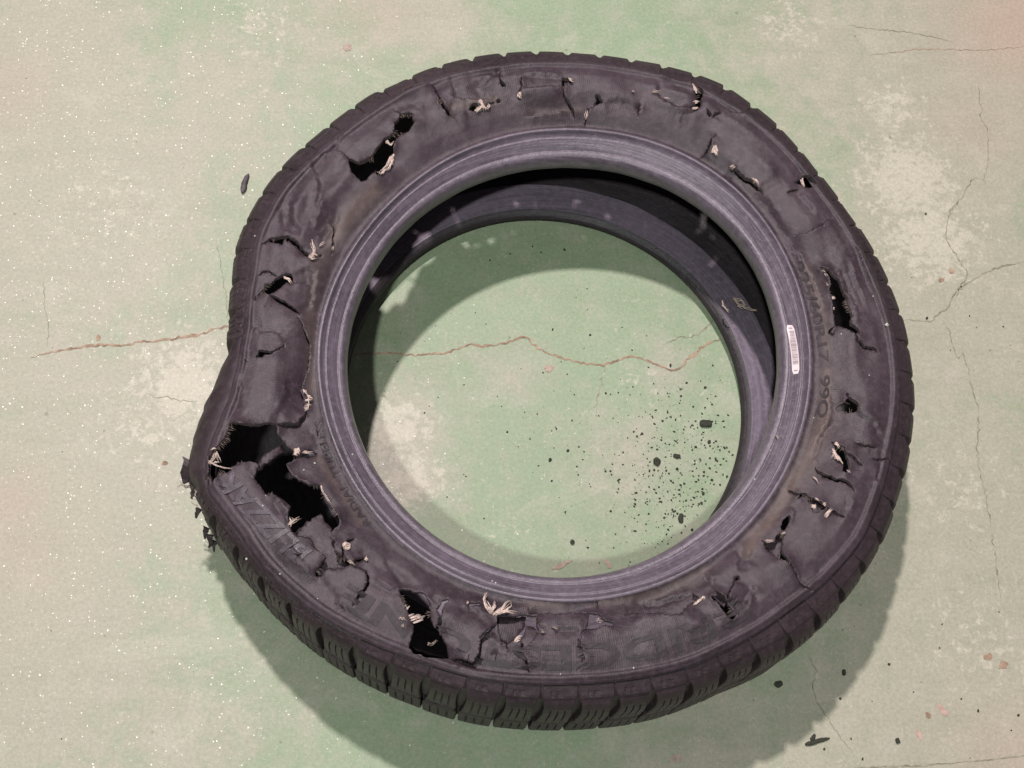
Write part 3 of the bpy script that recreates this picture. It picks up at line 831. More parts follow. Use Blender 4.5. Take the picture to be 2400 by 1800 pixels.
# filling points on rings, so the moulded ridges stay clean
for k, w in enumerate(np.concatenate([np.linspace(.03, .90, 34), [.912, .925, .938, .95, .963, .975, .987]])):
    n = 640 if w < .9 else 900
    t = np.linspace(-np.pi, np.pi, n, endpoint=False) + (k % 2) * np.pi / n
    r = rB(t) + w * (rC(t) - rB(t))
    q = np.stack([r * np.cos(t), r * np.sin(t)], 1)
    if w < .9:
        q += rng.uniform(-.0006, .0006, q.shape)
    verts.extend(q.tolist())
res = geometry.delaunay_2d_cdt([Vector(p) for p in verts], edges, [], 0, 1e-6)
cv = np.array([tuple(p) for p in res[0]])
cf = np.array([f for f in res[2] if len(f) == 3])
cen = cv[cf].mean(1)
ta = np.arctan2(cen[:, 1], cen[:, 0])
ra = np.hypot(cen[:, 0], cen[:, 1])
keep = inpoly(cen[:, 0], cen[:, 1], OUTL) & ~inpoly(cen[:, 0], cen[:, 1], INL)
for P in HP:
    keep &= ~inpoly(cen[:, 0], cen[:, 1], P)
cf = cf[keep]
# drop slivers left hanging inside the tears
used = np.unique(cf)
remap = -np.ones(len(cv), int)
remap[used] = np.arange(len(used))
cv = cv[used]
cf = remap[cf]
a, b_, c_ = cv[cf[:, 0]], cv[cf[:, 1]], cv[cf[:, 2]]
area = (b_[:, 0] - a[:, 0]) * (c_[:, 1] - a[:, 1]) - (b_[:, 1] - a[:, 1]) * (c_[:, 0] - a[:, 0])
cf[area < 0] = cf[area < 0][:, ::-1]


def side_disp(x, y, lip=True):
    th = np.arctan2(y, x)
    r = np.hypot(x, y)
    w = np.clip((r - rB(th)) / (rC(th) - rB(th)), 0, 1)
    edge = np.clip(w / .12, 0, 1) * np.clip((1 - w) / .10, 0, 1)
    dz = .0017 * snoise(x, y, .045, 1.0) + .0008 * snoise(x, y, .017, 2.0)
    for px, py, rx, ry, a, h in DENT:
        q = on([(px, py)])[0]
        sc = .00042
        dx, dy = x - q[0], y - q[1]
        ca, sa = math.cos(math.radians(-a)), math.sin(math.radians(-a))
        u, v_ = (dx * ca + dy * sa) / (rx * sc), (-dx * sa + dy * ca) / (ry * sc)
        dz += h * .001 * np.exp(-(u * u + v_ * v_))
    for P, w_, step, reach, gap in CP:
        R_ = reach * .001
        m = np.where((x > P[:, 0].min() - 4 * R_) & (x < P[:, 0].max() + 4 * R_) & (y > P[:, 1].min() - 4 * R_) & (y < P[:, 1].max() + 4 * R_))[0]
        if not len(m):
            continue
        d, sd, par = polydist(x[m], y[m], P, False)
        tap = np.clip(np.minimum(par, 1 - par) * 5, 0, 1) * np.clip(1.5 - d / (R_ * 2.2), 0, 1)
        dz[m] += step * .0016 * sd * np.exp(-d / R_) * tap
    if lip:
        ln = snoise(x, y, .021, 7.0)
        for P in HP[:len(H)]:
            m = np.where((x > P[:, 0].min() - .025) & (x < P[:, 0].max() + .025) & (y > P[:, 1].min() - .025) & (y < P[:, 1].max() + .025))[0]
            if not len(m):
                continue
            d, _, _ = polydist(x[m], y[m], P, True)
            size = min(1, np.hypot(*(P.max(0) - P.min(0))) / .05)
            dz[m] += size * np.exp(-d / .006) * (.0085 * ln[m] + .0006)
    return dz * edge


dz = side_disp(cv[:, 0], cv[:, 1])
zt = surf(cv[:, 0], cv[:, 1]) + dz
n0 = len(cv)
thk = .0055
V = np.concatenate([np.c_[cv, zt], np.c_[cv, zt - thk]])
F_ = [tuple(f) for f in cf] + [tuple(f[::-1] + n0) for f in cf]
ec = {}
for f in cf:
    for i in range(3):
        e = (int(f[i]), int(f[(i + 1) % 3]))
        ec[e] = ec.get(e, 0) + 1
rim = [e for e in ec if (e[1], e[0]) not in ec]
F_ += [(e[0], e[0] + n0, e[1] + n0, e[1]) for e in rim]
me = mesh("sidewall", V, F_)
dust = np.zeros(n0)
for pl, hw, k in DUST:
    P = on(pl)[:, :2]
    d, _, _ = polydist(cv[:, 0], cv[:, 1], P, False)
    dust = np.maximum(dust, k * np.exp(-(d / (hw * .00045)) ** 2))
ad = me.attributes.new('dust', 'FLOAT', 'POINT')
ad.data.foreach_set('value', np.concatenate([dust, dust * 0]).astype(np.float32))
sw = link("sidewall", me, tyre, M_side)
sm = [True] * (2 * len(cf)) + [False] * len(rim)
me.polygons.foreach_set('use_smooth', sm)
me.materials.append(M_edge)
me.polygons.foreach_set('material_index', [0] * (2 * len(cf)) + [1] * len(rim))


def top(x, y, lip=False):
    x, y = np.atleast_1d(x), np.atleast_1d(y)
    return surf(x, y) + side_disp(x, y, lip)


# sunken plates of rubber that hang below the torn edges
def sunk(pts, depth, curl=0.0, name="torn_flap", m=M_side, tilt=(0, 0)):
    P = densify(on(pts), .003, .0006)
    c = P.mean(0)
    vv = [Vector(p) for p in P]
    n = len(vv)
    xs = np.arange(P[:, 0].min(), P[:, 0].max(), .004)
    ys = np.arange(P[:, 1].min(), P[:, 1].max(), .004)
    g = np.array([(a, b) for a in xs for b in ys])
    g = g[inpoly(g[:, 0], g[:, 1], P)] if len(g) else g
    vv += [Vector(p) for p in g]
    r_ = geometry.delaunay_2d_cdt(vv, [(i, (i + 1) % n) for i in range(n)], [], 1, 1e-6)
    q = np.array([tuple(p) for p in r_[0]])
    f = [tuple(t) for t in r_[2]]
    z = top(q[:, 0], q[:, 1]) - depth * .001 + .004 * snoise(q[:, 0], q[:, 1], .03, 5.5) + (q[:, 0] - c[0]) * tilt[0] + (q[:, 1] - c[1]) * tilt[1]
    n_ = len(q)
    V_ = np.concatenate([np.c_[q, z], np.c_[q, z - .004]])
    ed = {}
    for t in f:
        for i in range(3):
            ed[(t[i], t[(i + 1) % 3])] = 1
    rm = [e for e in ed if (e[1], e[0]) not in ed]
    FF = f + [tuple(reversed([i + n_ for i in t])) for t in f] + [(e[0], e[0] + n_, e[1] + n_, e[1]) for e in rm]
    return link(name, mesh(name, V_, FF), tyre, m)


sunk(zz(Z8, [(1060, 330), (1150, 260), (1290, 170), (1390, 330), (1440, 400), (1450, 560), (1600, 650), (1450, 720), (1280, 780), (1200, 640), (1080, 440)]), 12)
sunk(zz(Y1, [(1150, 690), (1240, 690), (1420, 700), (1400, 800), (1350, 870), (1330, 960), (1240, 980), (1190, 940), (1150, 800)]), 10, tilt=(.0, .2))
sunk(zz(Y1, [(1420, 780), (1490, 790), (1540, 850), (1440, 1000), (1350, 1000), (1370, 900), (1400, 850)]), 8)
sunk(zz(Z4, [(975, 595), (1030, 600), (1130, 690), (1200, 760), (1150, 790), (1070, 740), (960, 660)]), 7)
sunk(zz(Y2, [(1090, 350), (1200, 380), (1400, 420), (1330, 560), (1300, 620), (1235, 560), (1180, 500), (1060, 480)]), 9)
sunk(zz(Z7, [(830, 1120), (1080, 1230), (1040, 1320), (940, 1320), (850, 1200)]), 7)
sunk(zz(V6, [(380, 60), (600, -10), (600, 80), (560, 200), (500, 280), (400, 180)], 4.148), 11)
sunk(zz(Z5, [(700, 1045), (760, 960), (850, 890), (940, 825), (985, 870), (900, 930), (800, 1000), (740, 1060)]), 22, tilt=(-.1, .1))

# ------------------------------------------------------------------ tread blocks
NP = 63
gapU, hook = .10, math.radians(242)


def block(t0, t1, row, rnd):
    """one tread block as a grid over (angle, profile), slits sunk into it"""
    tm = (t0 + t1) / 2
    q = at([(437, 1112)], .1)[0]
    tk = math.atan2(q[1], q[0])
    dk = abs((tm - tk + math.pi) % (2 * math.pi) - math.pi)
    ragged = math.exp(-(dk / .45) ** 2)
    if row == 0:
        prof = [(.0, .1672, 0), (.10, .1660, 0), (.2, .1647, 0), (.28, .1637, 0), (.38, .1625, 0), (.46, .1612, 0), (.5, .1600, 0)]
    elif row == 1:
        prof = [(.51, .1598, 0), (.68, .1555, 0), (.84, .1490, 0), (.94, .1420, 1), (1, .132, 1), (1, .112, 1), (1, .095, 0), (.985, .090, 0)]
    else:
        prof = [(.985, .083, 0), (1, .079, 0), (1, .060, 1), (1, .040, 1), (.95, .025, 0), (.72, .015, 0), (.3, .0095, 0)]
    nu = 17
    slit = {4: 1, 8: 1, 12: 1}
    us = []
    w = 1 / 16
    for i in range(nu):
        us.append(i * w)
    # narrow the slit columns
    cols = []
    for c in (4, 8, 12):
        cols += [(c * w - .035), (c * w - .012), (c * w + .012), (c * w + .035)]
    us = sorted(set([0, .04, .96, 1] + cols + [.12, .38, .62, .88]))
    P = []
    for u in us:
        inslit = any(abs(u - c * w) < .02 for c in (4, 8, 12))
        for j, (a, z, sl) in enumerate(prof):
            # grooves widen towards the tread face, and lean a little
            if row == 0:
                open_ = .02 + .05 * (j / 6) ** 2
                lean = .0
            elif row == 1:
                open_ = (.09, .19, .25, .25, .23, .20, .15, .12)[j] + .03 * rnd
                lean = -.45 * (.160 - z)
            else:
                open_ = .05 + .05 * rnd + (.12 if j == 0 else 0)
                lean = -.06
            t = t0 + (t1 - t0) * (open_ / 2 + u * (1 - open_)) + (t1 - t0) * lean
            r = rC(t) + .0022 + a * (rE(t) - rC(t) - .0022)
            d = 0
            if inslit and sl:
                d = .0018
            if u in (0, 1):
                d = max(d, .0012)
            if j in (0, len(prof) - 1) and row:
                d = max(d, .001)
            # V marks moulded into the shoulder
            if row == 0 and 3 <= j <= 4 and (.25 < u < .37 or .45 < u < .57):
                d = max(d, .0012)
            r = float(r) - d - rnd * .0014 - ragged * .0035 * random.random()
            zz_ = z - ragged * .002 * random.random() * (1 if row == 0 else .3)
            P.append((r * math.cos(t), r * math.sin(t), zz_))
    nu, nv = len(us), len(prof)
    F1 = [(a, d, c, b) for a, b, c, d in grid_faces(nu, nv)]
    # skirts down to the groove floor
    base = len(P)
    ring = [(i, 0) for i in range(nu)] + [(nu - 1, j) for j in range(1, nv)] + [(i, nv - 1) for i in range(nu - 2, -1, -1)] + [(0, j) for j in range(nv - 2, 0, -1)]
    for (i, j) in ring:
        x, y, z = P[i * nv + j]
        r = math.hypot(x, y)
        k = (r - .0105) / r if row else (r - .0035) / r
        P.append((x * k, y * k, z - (.0035 if row == 0 else 0)))
    m_ = len(ring)
    for q_ in range(m_):
        a = ring[q_][0] * nv + ring[q_][1]
        b2 = ring[(q_ + 1) % m_][0] * nv + ring[(q_ + 1) % m_][1]
        F1.append((a, b2, base + (q_ + 1) % m_, base + q_))
    me = mesh("tread_block", P, F1)
    me.validate()
    ob = link("tread_block", me, tyre, M_tread, False)
    return ob


for row in range(3):
    for i in range(NP):
        t0 = -math.pi + 2 * math.pi * i / NP
        if zone(t0 + math.pi / NP) > .3:
            continue
        block(t0, t0 + 2 * math.pi / NP, row, random.random())

# ------------------------------------------------------------------ lettering moulded on the rubber
def letters(text, px_a, px_b, height, m, raise_=.0007, tops_out=True, name="lettering", bold=0.0, squash=1.0):
    """text runs clockwise (seen from above) from px_a to px_b along the wall"""
    a, b = on([px_a, px_b])
    ta, tb = math.atan2(a[1], a[0]), math.atan2(b[1], b[0])
    cu = bpy.data.curves.new(name, 'FONT')
    cu.body = text
    cu.size = 1.0
    cu.offset = bold
    cu.resolution_u = 3
    tmp = bpy.data.objects.new("lettering_source", cu)
    COL.objects.link(tmp)
    bpy.context.view_layer.update()
    dg = bpy.context.evaluated_depsgraph_get()
    me = bpy.data.meshes.new_from_object(tmp.evaluated_get(dg))
    bpy.data.objects.remove(tmp)
    import bmesh
    bm = bmesh.new()
    bm.from_mesh(me)
    bmesh.ops.subdivide_edges(bm, edges=[e for e in bm.edges if e.calc_length() > .25], cuts=2)
    bmesh.ops.triangulate(bm, faces=bm.faces)
    r0 = bmesh.ops.extrude_face_region(bm, geom=bm.faces[:])
    up = [g for g in r0['geom'] if isinstance(g, bmesh.types.BMVert)]
    ups = set(v.index for v in up)
    for g in up:
        g.co.z = 1
    bm.to_mesh(me)
    bm.free()
    co = np.array([tuple(v_.co) for v_ in me.vertices])
    w = co[:, 0].max()
    s = co[:, 0] / w
    # clockwise: the angle falls
    dt = (tb - ta)
    while dt > 0:
        dt -= 2 * math.pi
    t = ta + dt * s
    ra_, rb_ = np.hypot(a[0], a[1]), np.hypot(b[0], b[1])
    fa = (ra_ - rB(ta)) / (rC(ta) - rB(ta))
    fb = (rb_ - rB(tb)) / (rC(tb) - rB(tb))
    f = fa + (fb - fa) * s
    r = rB(t) + f * (rC(t) - rB(t)) + (co[:, 1] / .72 - .5) * height
    x, y = r * np.cos(t), r * np.sin(t)
    z = top(x, y, True) + np.where(co[:, 2] > .5, raise_, -.001)
    # letters vanish where the rubber is torn away
    dead = np.zeros(len(x), bool)
    for P in HP[:len(H)]:
        dead |= inpoly(x, y, P)
    vv = np.stack([x, y, z], 1)
    ff = [tuple(p.vertices) for p in me.polygons if not any(dead[i] for i in p.vertices)]
    if not ff:
        return
    root = list(range(len(vv)))

    def find(i):
        while root[i] != i:
            root[i] = root[root[i]]
            i = root[i]
        return i
    for p in me.polygons:
        k = find(p.vertices[0])
        for q in p.vertices[1:]:
            root[find(q)] = k
    groups = {}
    for f in ff:
        groups.setdefault(find(f[0]), []).append(f)
    for fs_ in groups.values():
        us_ = sorted({i for f in fs_ for i in f})
        mp = {k: i for i, k in enumerate(us_)}
        link("letter", mesh("letter", vv[us_], [tuple(mp[i] for i in f) for f in fs_]), tyre, m, False)


letters("BRIDGESTONE", (1750, 1420), (800, 1390), .021, M_dletter, .0006, bold=.035)
letters("BLIZZAK", (715, 1310), (520, 1110), .019, M_letter, .0009, bold=.03)
letters("225/60R17  99Q", (1868, 615), (1925, 980), .0085, M_dletter, .0006, bold=.02)
letters("RADIAL  TUBELESS", (865, 1232), (745, 985), .0075, M_dletter, .0006, bold=.02)

# ------------------------------------------------------------------ barcode sticker on the bead
def patch_on(pxq, nu, nv, lift, name, m, parent, t0=0.0, t1=1.0, s0=0.0, s1=1.0):
    (ax, ay), (bx, by), (cx, cy), (dx, dy) = pxq     # top left, top right, bottom right, bottom left
    vv = []
    pts = []
    for i in range(nu):
        t = t0 + (t1 - t0) * i / (nu - 1)
        for j in range(nv):
            s = s0 + (s1 - s0) * j / (nv - 1)
            k = 0
            if s0 == 0 and s1 == 1 and (i in (0, nu - 1)) and (j in (0, nv - 1)):
                s = .18 if j == 0 else .82
            lx, ly = ax + (dx - ax) * t, ay + (dy - ay) * t
            rx_, ry_ = bx + (cx - bx) * t, by + (cy - by) * t
            bow = 3.5 * math.sin(t * math.pi)
            pts.append((lx + (rx_ - lx) * s + (bow if True else 0), ly + (ry_ - ly) * s))
    q = on(pts)
    vv = [(p[0], p[1], p[2] + lift) for p in q]
    return link(name, mesh(name, vv, [(a, d, c, b) for a, b, c, d in grid_faces(nu, nv)]), parent, m)


SQ = [(1841, 763), (1859, 763), (1873, 876), (1856, 879)]
st_ = patch_on(SQ, 14, 5, .0012, "barcode_sticker", M_sticker, tyre)
st_['label'] = "pale pink barcode sticker on the bead"
t = .06
bars = [(.055, .012), (.075, .006)]
t = .12
while t < .80:
    w = random.choice([.004, .006, .010, .013])
    bars.append((t, w))
    t += w + random.choice([.007, .010, .014])
bars += [(.92, .02)]
allv, allf = [], []
for t, w in bars:
    s0, s1 = (.12, .88) if t > .1 and t < .9 else (.25, .75)
    pb = patch_on(SQ, 2, 3, .0015, "barcode_bar", M_ink, st_, t, t + w, s0, s1)

# ------------------------------------------------------------------ frayed cords
def tube(path, r, k=5):
    P = np.array(path, float)
    d = np.gradient(P, axis=0)
    vs, fs = [], []
    n = len(P)
    for i in range(n):
        T = d[i] / (np.linalg.norm(d[i]) + 1e-9)
        a = np.cross(T, (0, 0, 1.0))
        if np.linalg.norm(a) < .1:
            a = np.cross(T, (1.0, 0, 0))
        a /= np.linalg.norm(a)
        b = np.cross(T, a)
        rr = r * (1 - .55 * i / (n - 1))
        for q in range(k):
            an = 2 * math.pi * q / k
            vs.append(tuple(P[i] + rr * (math.cos(an) * a + math.sin(an) * b)))
    for i in range(n - 1):
        for q in range(k):
            fs.append((i * k + q, i * k + (q + 1) % k, (i + 1) * k + (q + 1) % k, (i + 1) * k + q))
    fs.append(tuple(range(k))[::-1])
    fs.append(tuple((n - 1) * k + q for q in range(k)))
    return vs, fs


def tuft(strands, lift=.003, r=.0006, m=None, wav=.00045, name="frayed_cord", fuzz=3):
    """strands: lists of photo points, root first"""
    vs, fs = [], []
    for s in strands:
        s = [tuple(p) for p in s]
        p = on(s)
        z0 = top(p[:, 0], p[:, 1])
        seg = np.concatenate([[0], np.cumsum(np.hypot(*np.diff(p[:, :2], axis=0).T))])
        n = max(6, int(seg[-1] / .0016))
        t = np.linspace(0, seg[-1], n)
        for c in range(fuzz * 3):
            e_ = random.uniform(.55, 1.08)
            t = np.linspace(0, seg[-1] * min(1, e_), n)
            x = np.interp(t, seg, p[:, 0]) + np.cumsum(rng.normal(0, wav * .35, n)) + rng.normal(0, wav * 1.3)
            y = np.interp(t, seg, p[:, 1]) + np.cumsum(rng.normal(0, wav * .35, n)) + rng.normal(0, wav * 1.3)
            z = np.interp(t, seg, z0) + lift * np.sin(np.linspace(.1, 2.6, n)) + rng.normal(0, wav, n) + .0008
            v_, f_ = tube(np.stack([x, y, z], 1), r * random.uniform(.25, .5))
            o_ = len(vs)
            vs += v_
            fs += [tuple(o_ + i for i in f) for f in f_]
    return link(name, mesh(name, vs, fs), tyre, m or M_cord)


def T(org, *strands, **kw):
    s = kw.pop('s', 3.6867)
    return tuft([zz(org, st, s) for st in strands], **kw)


T(Y1, [(1110, 700), (1060, 650), (1040, 590), (1068, 520)], [(1120, 700), (1080, 650), (1060, 600)], [(1100, 690), (1135, 640), (1140, 590)], [(1130, 705), (1200, 670), (1240, 610), (1265, 590)], [(1140, 705), (1220, 690), (1280, 640), (1270, 590)], [(1150, 700), (1240, 685), (1320, 700)], r=.0011, lift=.008, fuzz=3)
T(Y1, [(355, 640), (385, 625)], [(370, 660), (410, 635)], [(400, 715), (440, 700)], [(410, 735), (500, 710)], [(420, 755), (540, 715)], [(440, 775), (540, 735)], r=.0008, lift=.001, fuzz=2, wav=.0003)
T(Y1, [(1310, 940), (1345, 905), (1385, 900)], [(1320, 935), (1370, 910)], r=.0009, fuzz=4)
T(Y1, [(570, 950), (640, 915)], r=.0007, lift=-.012, m=M_corddark)
T(Y1, [(900, 620), (905, 600)], [(340, 740), (370, 750)], [(345, 790), (350, 815)], [(320, 730), (340, 750)], r=.0005)
T(Y1, [(1540, 850), (1590, 860)], [(1640, 820), (1680, 835)], r=.0006, m=M_corddark)
T(Y1, [(2030, 740), (2070, 760)], r=.0006, lift=-.006)
T(Y2, *[[(1030 + i * 12, 612 - i * 9), (1045 + i * 10, 590 - i * 8)] for i in range(7)], r=.0011, fuzz=2, wav=.0004, lift=.001)
T(Z8, [(1490, 480), (1530, 455), (1545, 470)], [(1500, 500), (1540, 500), (1550, 460)], [(1500, 490), (1530, 475)], r=.0014, fuzz=4)
T(Z8, [(1680, 590), (1710, 600)], [(1690, 575), (1700, 610)], r=.0008, fuzz=2)
T(Z8, [(1540, 610), (1600, 650)], r=.0008, m=M_corddark)
T(Z8, [(1020, 300), (1060, 280), (1115, 240)], [(1030, 310), (1040, 280), (1020, 230)], [(1025, 290), (1070, 270), (1050, 250)], r=.0007, fuzz=2, lift=.003)
T(Z5, [(1070, 950), (1110, 950)], [(1065, 970), (1105, 980)], [(1085, 930), (1090, 990)], [(1100, 930), (1110, 980)], r=.0014, fuzz=3)
T(Z5, [(1180, 480), (1230, 500)], [(1170, 520), (1230, 520)], [(1165, 550), (1215, 545)], [(1160, 575), (1210, 570)], [(1165, 595), (1195, 590)], [(1195, 480), (1200, 590)], [(1150, 420), (1165, 460), (1190, 480)], r=.0011, fuzz=2)
T(Z5, [(1150, 960), (1200, 975), (1250, 965)], r=.0005)
T(Z5, [(1300, 1250), (1310, 1290), (1370, 1385), (1440, 1475)], r=.0004, wav=.0002, lift=.0005)
T(Z5, [(330, 1040), (400, 1090), (460, 1105), (530, 1112)], [(340, 1060), (380, 1020), (400, 970), (430, 1050)], [(345, 950), (400, 940)], [(380, 1060), (430, 1060)], r=.0008, lift=.004)
T(Z4, [(1235, 760), (1240, 710), (1222, 650), (1214, 610)], [(1195, 750), (1225, 780), (1275, 765)], [(1200, 760), (1240, 745), (1280, 760)], [(1215, 770), (1250, 740)], r=.0010, fuzz=3, lift=.004)
T(Z4, [(980, 925), (1020, 945), (1045, 985)], r=.0011, fuzz=3, lift=.001)
T(Z4, [(1290, 660), (1340, 620)], [(1400, 650), (1398, 700)], r=.0004)
T(Z1, [(1930, 970), (1900, 1010), (1870, 1080), (1800, 1140)], [(1925, 1000), (1890, 1090), (1840, 1130)], [(1900, 1000), (1920, 1060)], [(1860, 1100), (1830, 1150), (1780, 1130)], [(1860, 870), (1900, 900), (1920, 860)], [(1870, 860), (1900, 900)], r=.0010, fuzz=3)
T(Z2, [(820, 515), (850, 560), (880, 590)], [(790, 600), (840, 575), (900, 590)], [(800, 610), (850, 590)], [(910, 560), (890, 590)], [(835, 540), (860, 600)], r=.0012, fuzz=3, lift=.004)
T(Z2, [(1160, 445), (1165, 480), (1188, 500)], [(1168, 450), (1185, 490)], r=.0012, fuzz=3)
T(Z2, [(1595, 320), (1610, 345), (1640, 350)], r=.0010, fuzz=3)
T(Z2, [(1745, 650), (1762, 590)], r=.0010, fuzz=3)
T(Z3, [(820, 370), (845, 410), (850, 450)], [(825, 390), (855, 440)], [(840, 525), (875, 520)], [(820, 580), (870, 570)], r=.0011, fuzz=3, lift=.001)
T(Z3, [(985, 960), (1010, 915), (1025, 960), (1020, 990)], [(1000, 950), (1020, 990)], r=.0014, fuzz=4)
T(Z3, [(1145, 1080), (1180, 1090)], [(1150, 1095), (1175, 1075)], [(1330, 1195), (1370, 1225), (1395, 1270)], [(1340, 1215), (1380, 1230)], r=.0010, fuzz=3)
T(Z3, [(475, 440), (540, 460)], [(575, 480), (610, 510)], [(300, 432), (314, 445)], r=.0005)
T(Z3, [(1770, 1170), (1790, 1250)], [(1760, 1180), (1780, 1240)], r=.0005, lift=-.001)
T(Z6, [(1020, 505), (1050, 530), (1080, 580)], [(1030, 510), (1060, 550), (1075, 580)], [(1070, 600), (1078, 640)], [(1105, 735), (1125, 735)], [(1105, 825), (1120, 835)], r=.0011, fuzz=3, lift=.001)
T(Z7, [(1110, 745), (1120, 790), (1100, 830)], [(1115, 780), (1150, 830), (1190, 870)], [(1120, 800), (1160, 860)], [(1130, 700), (1170, 740)], [(1135, 820), (1185, 860)], r=.0013, fuzz=3)
T(Z7, [(920, 1240), (960, 1260)], [(930, 1260), (965, 1235)], [(955, 1185), (980, 1200)], [(1050, 1330), (1070, 1290), (1090, 1260)], [(1045, 1325), (1095, 1270)], [(1060, 1330), (1095, 1290)], [(1030, 1225), (1045, 1240)], r=.0012, fuzz=3)
T(Z7, [(530, 1550), (600, 1545)], [(670, 1478), (705, 1472)], [(1235, 940), (1245, 965)], r=.0006)
T(Z7, [(940, 985), (995, 1055)], [(610, 630), (635, 665)], r=.0004)

# short broken ply threads standing out of the torn rims
for h_, P in enumerate(HP[:len(H)]):
    size = float(np.hypot(*(P.max(0) - P.min(0))))
    if size < .012:
        continue
    ar = 0.5 * np.sum(P[:, 0] * np.roll(P[:, 1], -1) - np.roll(P[:, 0], -1) * P[:, 1])
    sg = 1 if ar > 0 else -1
    vs, fs = [], []
    n_ = len(P)
    zr = top(P[:, 0], P[:, 1], True)
    for i in range(n_):
        dens = noise.noise(Vector((P[i, 0] * 90, P[i, 1] * 90, 4.2 + h_)))
        if dens < .30:
            continue
        for c in range(2):
            d = P[(i + 1) % n_] - P[i - 1]
            d = d / (np.hypot(*d) + 1e-9)
            nin = np.array([-d[1], d[0]]) * sg + rng.normal(0, .22, 2)
            L = random.uniform(.0012, .0048) * (.6 + dens)
            b0 = P[i] + d * random.uniform(-.0008, .0008)
            zb = zr[i] - random.uniform(.001, .0042)
            t = np.linspace(0, 1, 4)
            xyz = np.stack([b0[0] + nin[0] * L * t, b0[1] + nin[1] * L * t, zb - .001 * t + rng.normal(0, .0004, 4)], 1)
            v_, f_ = tube(xyz, .00022, 4)
            o_ = len(vs)
            vs += v_
            fs += [tuple(o_ + k for k in f) for f in f_]
    if vs:
        fr = link("ply_threads", mesh("ply_threads", vs, fs), tyre, M_ply, False)
        fr['kind'] = 'stuff'

# loose strands and rags where the tread has burst open
def rag(px, ang, L, w, z, name="torn_rag", m=M_tread):
    c = at([px], z)[0]
    vv, ff = [], []
    n = 7
    for i in range(n):
        t = i / (n - 1)
        ww = w * (1 - t) ** .6 * random.uniform(.7, 1.2) + .0006
        x = c[0] + L * t * math.cos(ang)
        y = c[1] + L * t * math.sin(ang)
        nx, ny = -math.sin(ang), math.cos(ang)
        zc = z - .01 * t + .003 * math.sin(t * 5)
        j = random.uniform(-.0015, .0015)
        for s_, dz_ in ((1, 0), (-1, 0), (-1, -.003), (1, -.003)):
            vv.append((x + nx * (ww * s_ + j), y + ny * (ww * s_ + j), zc + dz_))
    for i in range(n - 1):
        for k in range(4):
            ff.append((4 * i + k, 4 * i + (k + 1) % 4, 4 * i + 4 + (k + 1) % 4, 4 * i + 4 + k))
    ff += [(3, 2, 1, 0), tuple(4 * (n - 1) + k for k in range(4))]
    return link(name, mesh(name, vv, ff), tyre, m, False)


for px, a, L, w, z in [((449, 1080), 4.25, .020, .008, .135), ((462, 1088), 4.5, .022, .007, .14), ((476, 1098), 4.7, .022, .007, .145), ((448, 1100), 4.1, .010, .003, .12), ((458, 1105), 4.5, .012, .0025, .12), ((472, 1108), 4.8, .016, .004, .13), ((455, 1150), 3.8, .006, .003, .10),
                       ((466, 1190), 4.2, .008, .0025, .06), ((484, 1235), 4.3, .009, .003, .05), ((492, 1252), 4.6, .010, .003, .05), ((502, 1266), 4.4, .008, .002, .04)]:
    rag(px, a, L, w, z)


def loose(pl, z, r=.0006, m=M_corddark, fuzz=2, wav=.0008):
    vs, fs = [], []
    for P in pl:
        p = at(P, z)
        seg = np.concatenate([[0], np.cumsum(np.hypot(*np.diff(p[:, :2], axis=0).T))])
        n = max(8, int(seg[-1] / .002))
        t = np.linspace(0, seg[-1], n)
        for c in range(fuzz):
            x = np.interp(t, seg, p[:, 0]) + rng.normal(0, wav * .5, n) + rng.normal(0, wav)
            y = np.interp(t, seg, p[:, 1]) + rng.normal(0, wav * .5, n) + rng.normal(0, wav)
            v_, f_ = tube(np.stack([x, y, np.full(n, z) + rng.normal(0, wav * .5, n)], 1), r)
            o_ = len(vs)
            vs += v_
            fs += [tuple(o_ + i for i in f) for f in f_]
    return link("frayed_cord", mesh("frayed_cord", vs, fs), tyre, m)


loose([zz(Z5, [(240, 1160), (180, 1140), (120, 1190), (85, 1215), (90, 1240), (130, 1265), (190, 1245), (200, 1210)]), zz(Z5, [(230, 1180), (150, 1190), (90, 1225), (50, 1260)]), zz(Z5, [(230, 1240), (150, 1250), (110, 1240)])], .11)
loose([zz(Z5, [(215, 1150), (235, 1250), (210, 1330)]), zz(Z5, [(230, 1180), (225, 1300)])], .12, .0010, M_cord, 3)
loose([zz(Z5, [(235, 1420), (200, 1410), (185, 1390)]), zz(Z5, [(240, 1380), (205, 1360)])], .06)
loose([zz(Z6, [(150, 760), (155, 800), (180, 830), (210, 850)]), zz(Z6, [(250, 745), (290, 790), (340, 825), (400, 840), (455, 850)]), zz(Z6, [(270, 745), (330, 750), (365, 790), (300, 800), (340, 820)]), zz(Z6, [(290, 800), (350, 770)])], .045, .0009, M_corddark, 2)

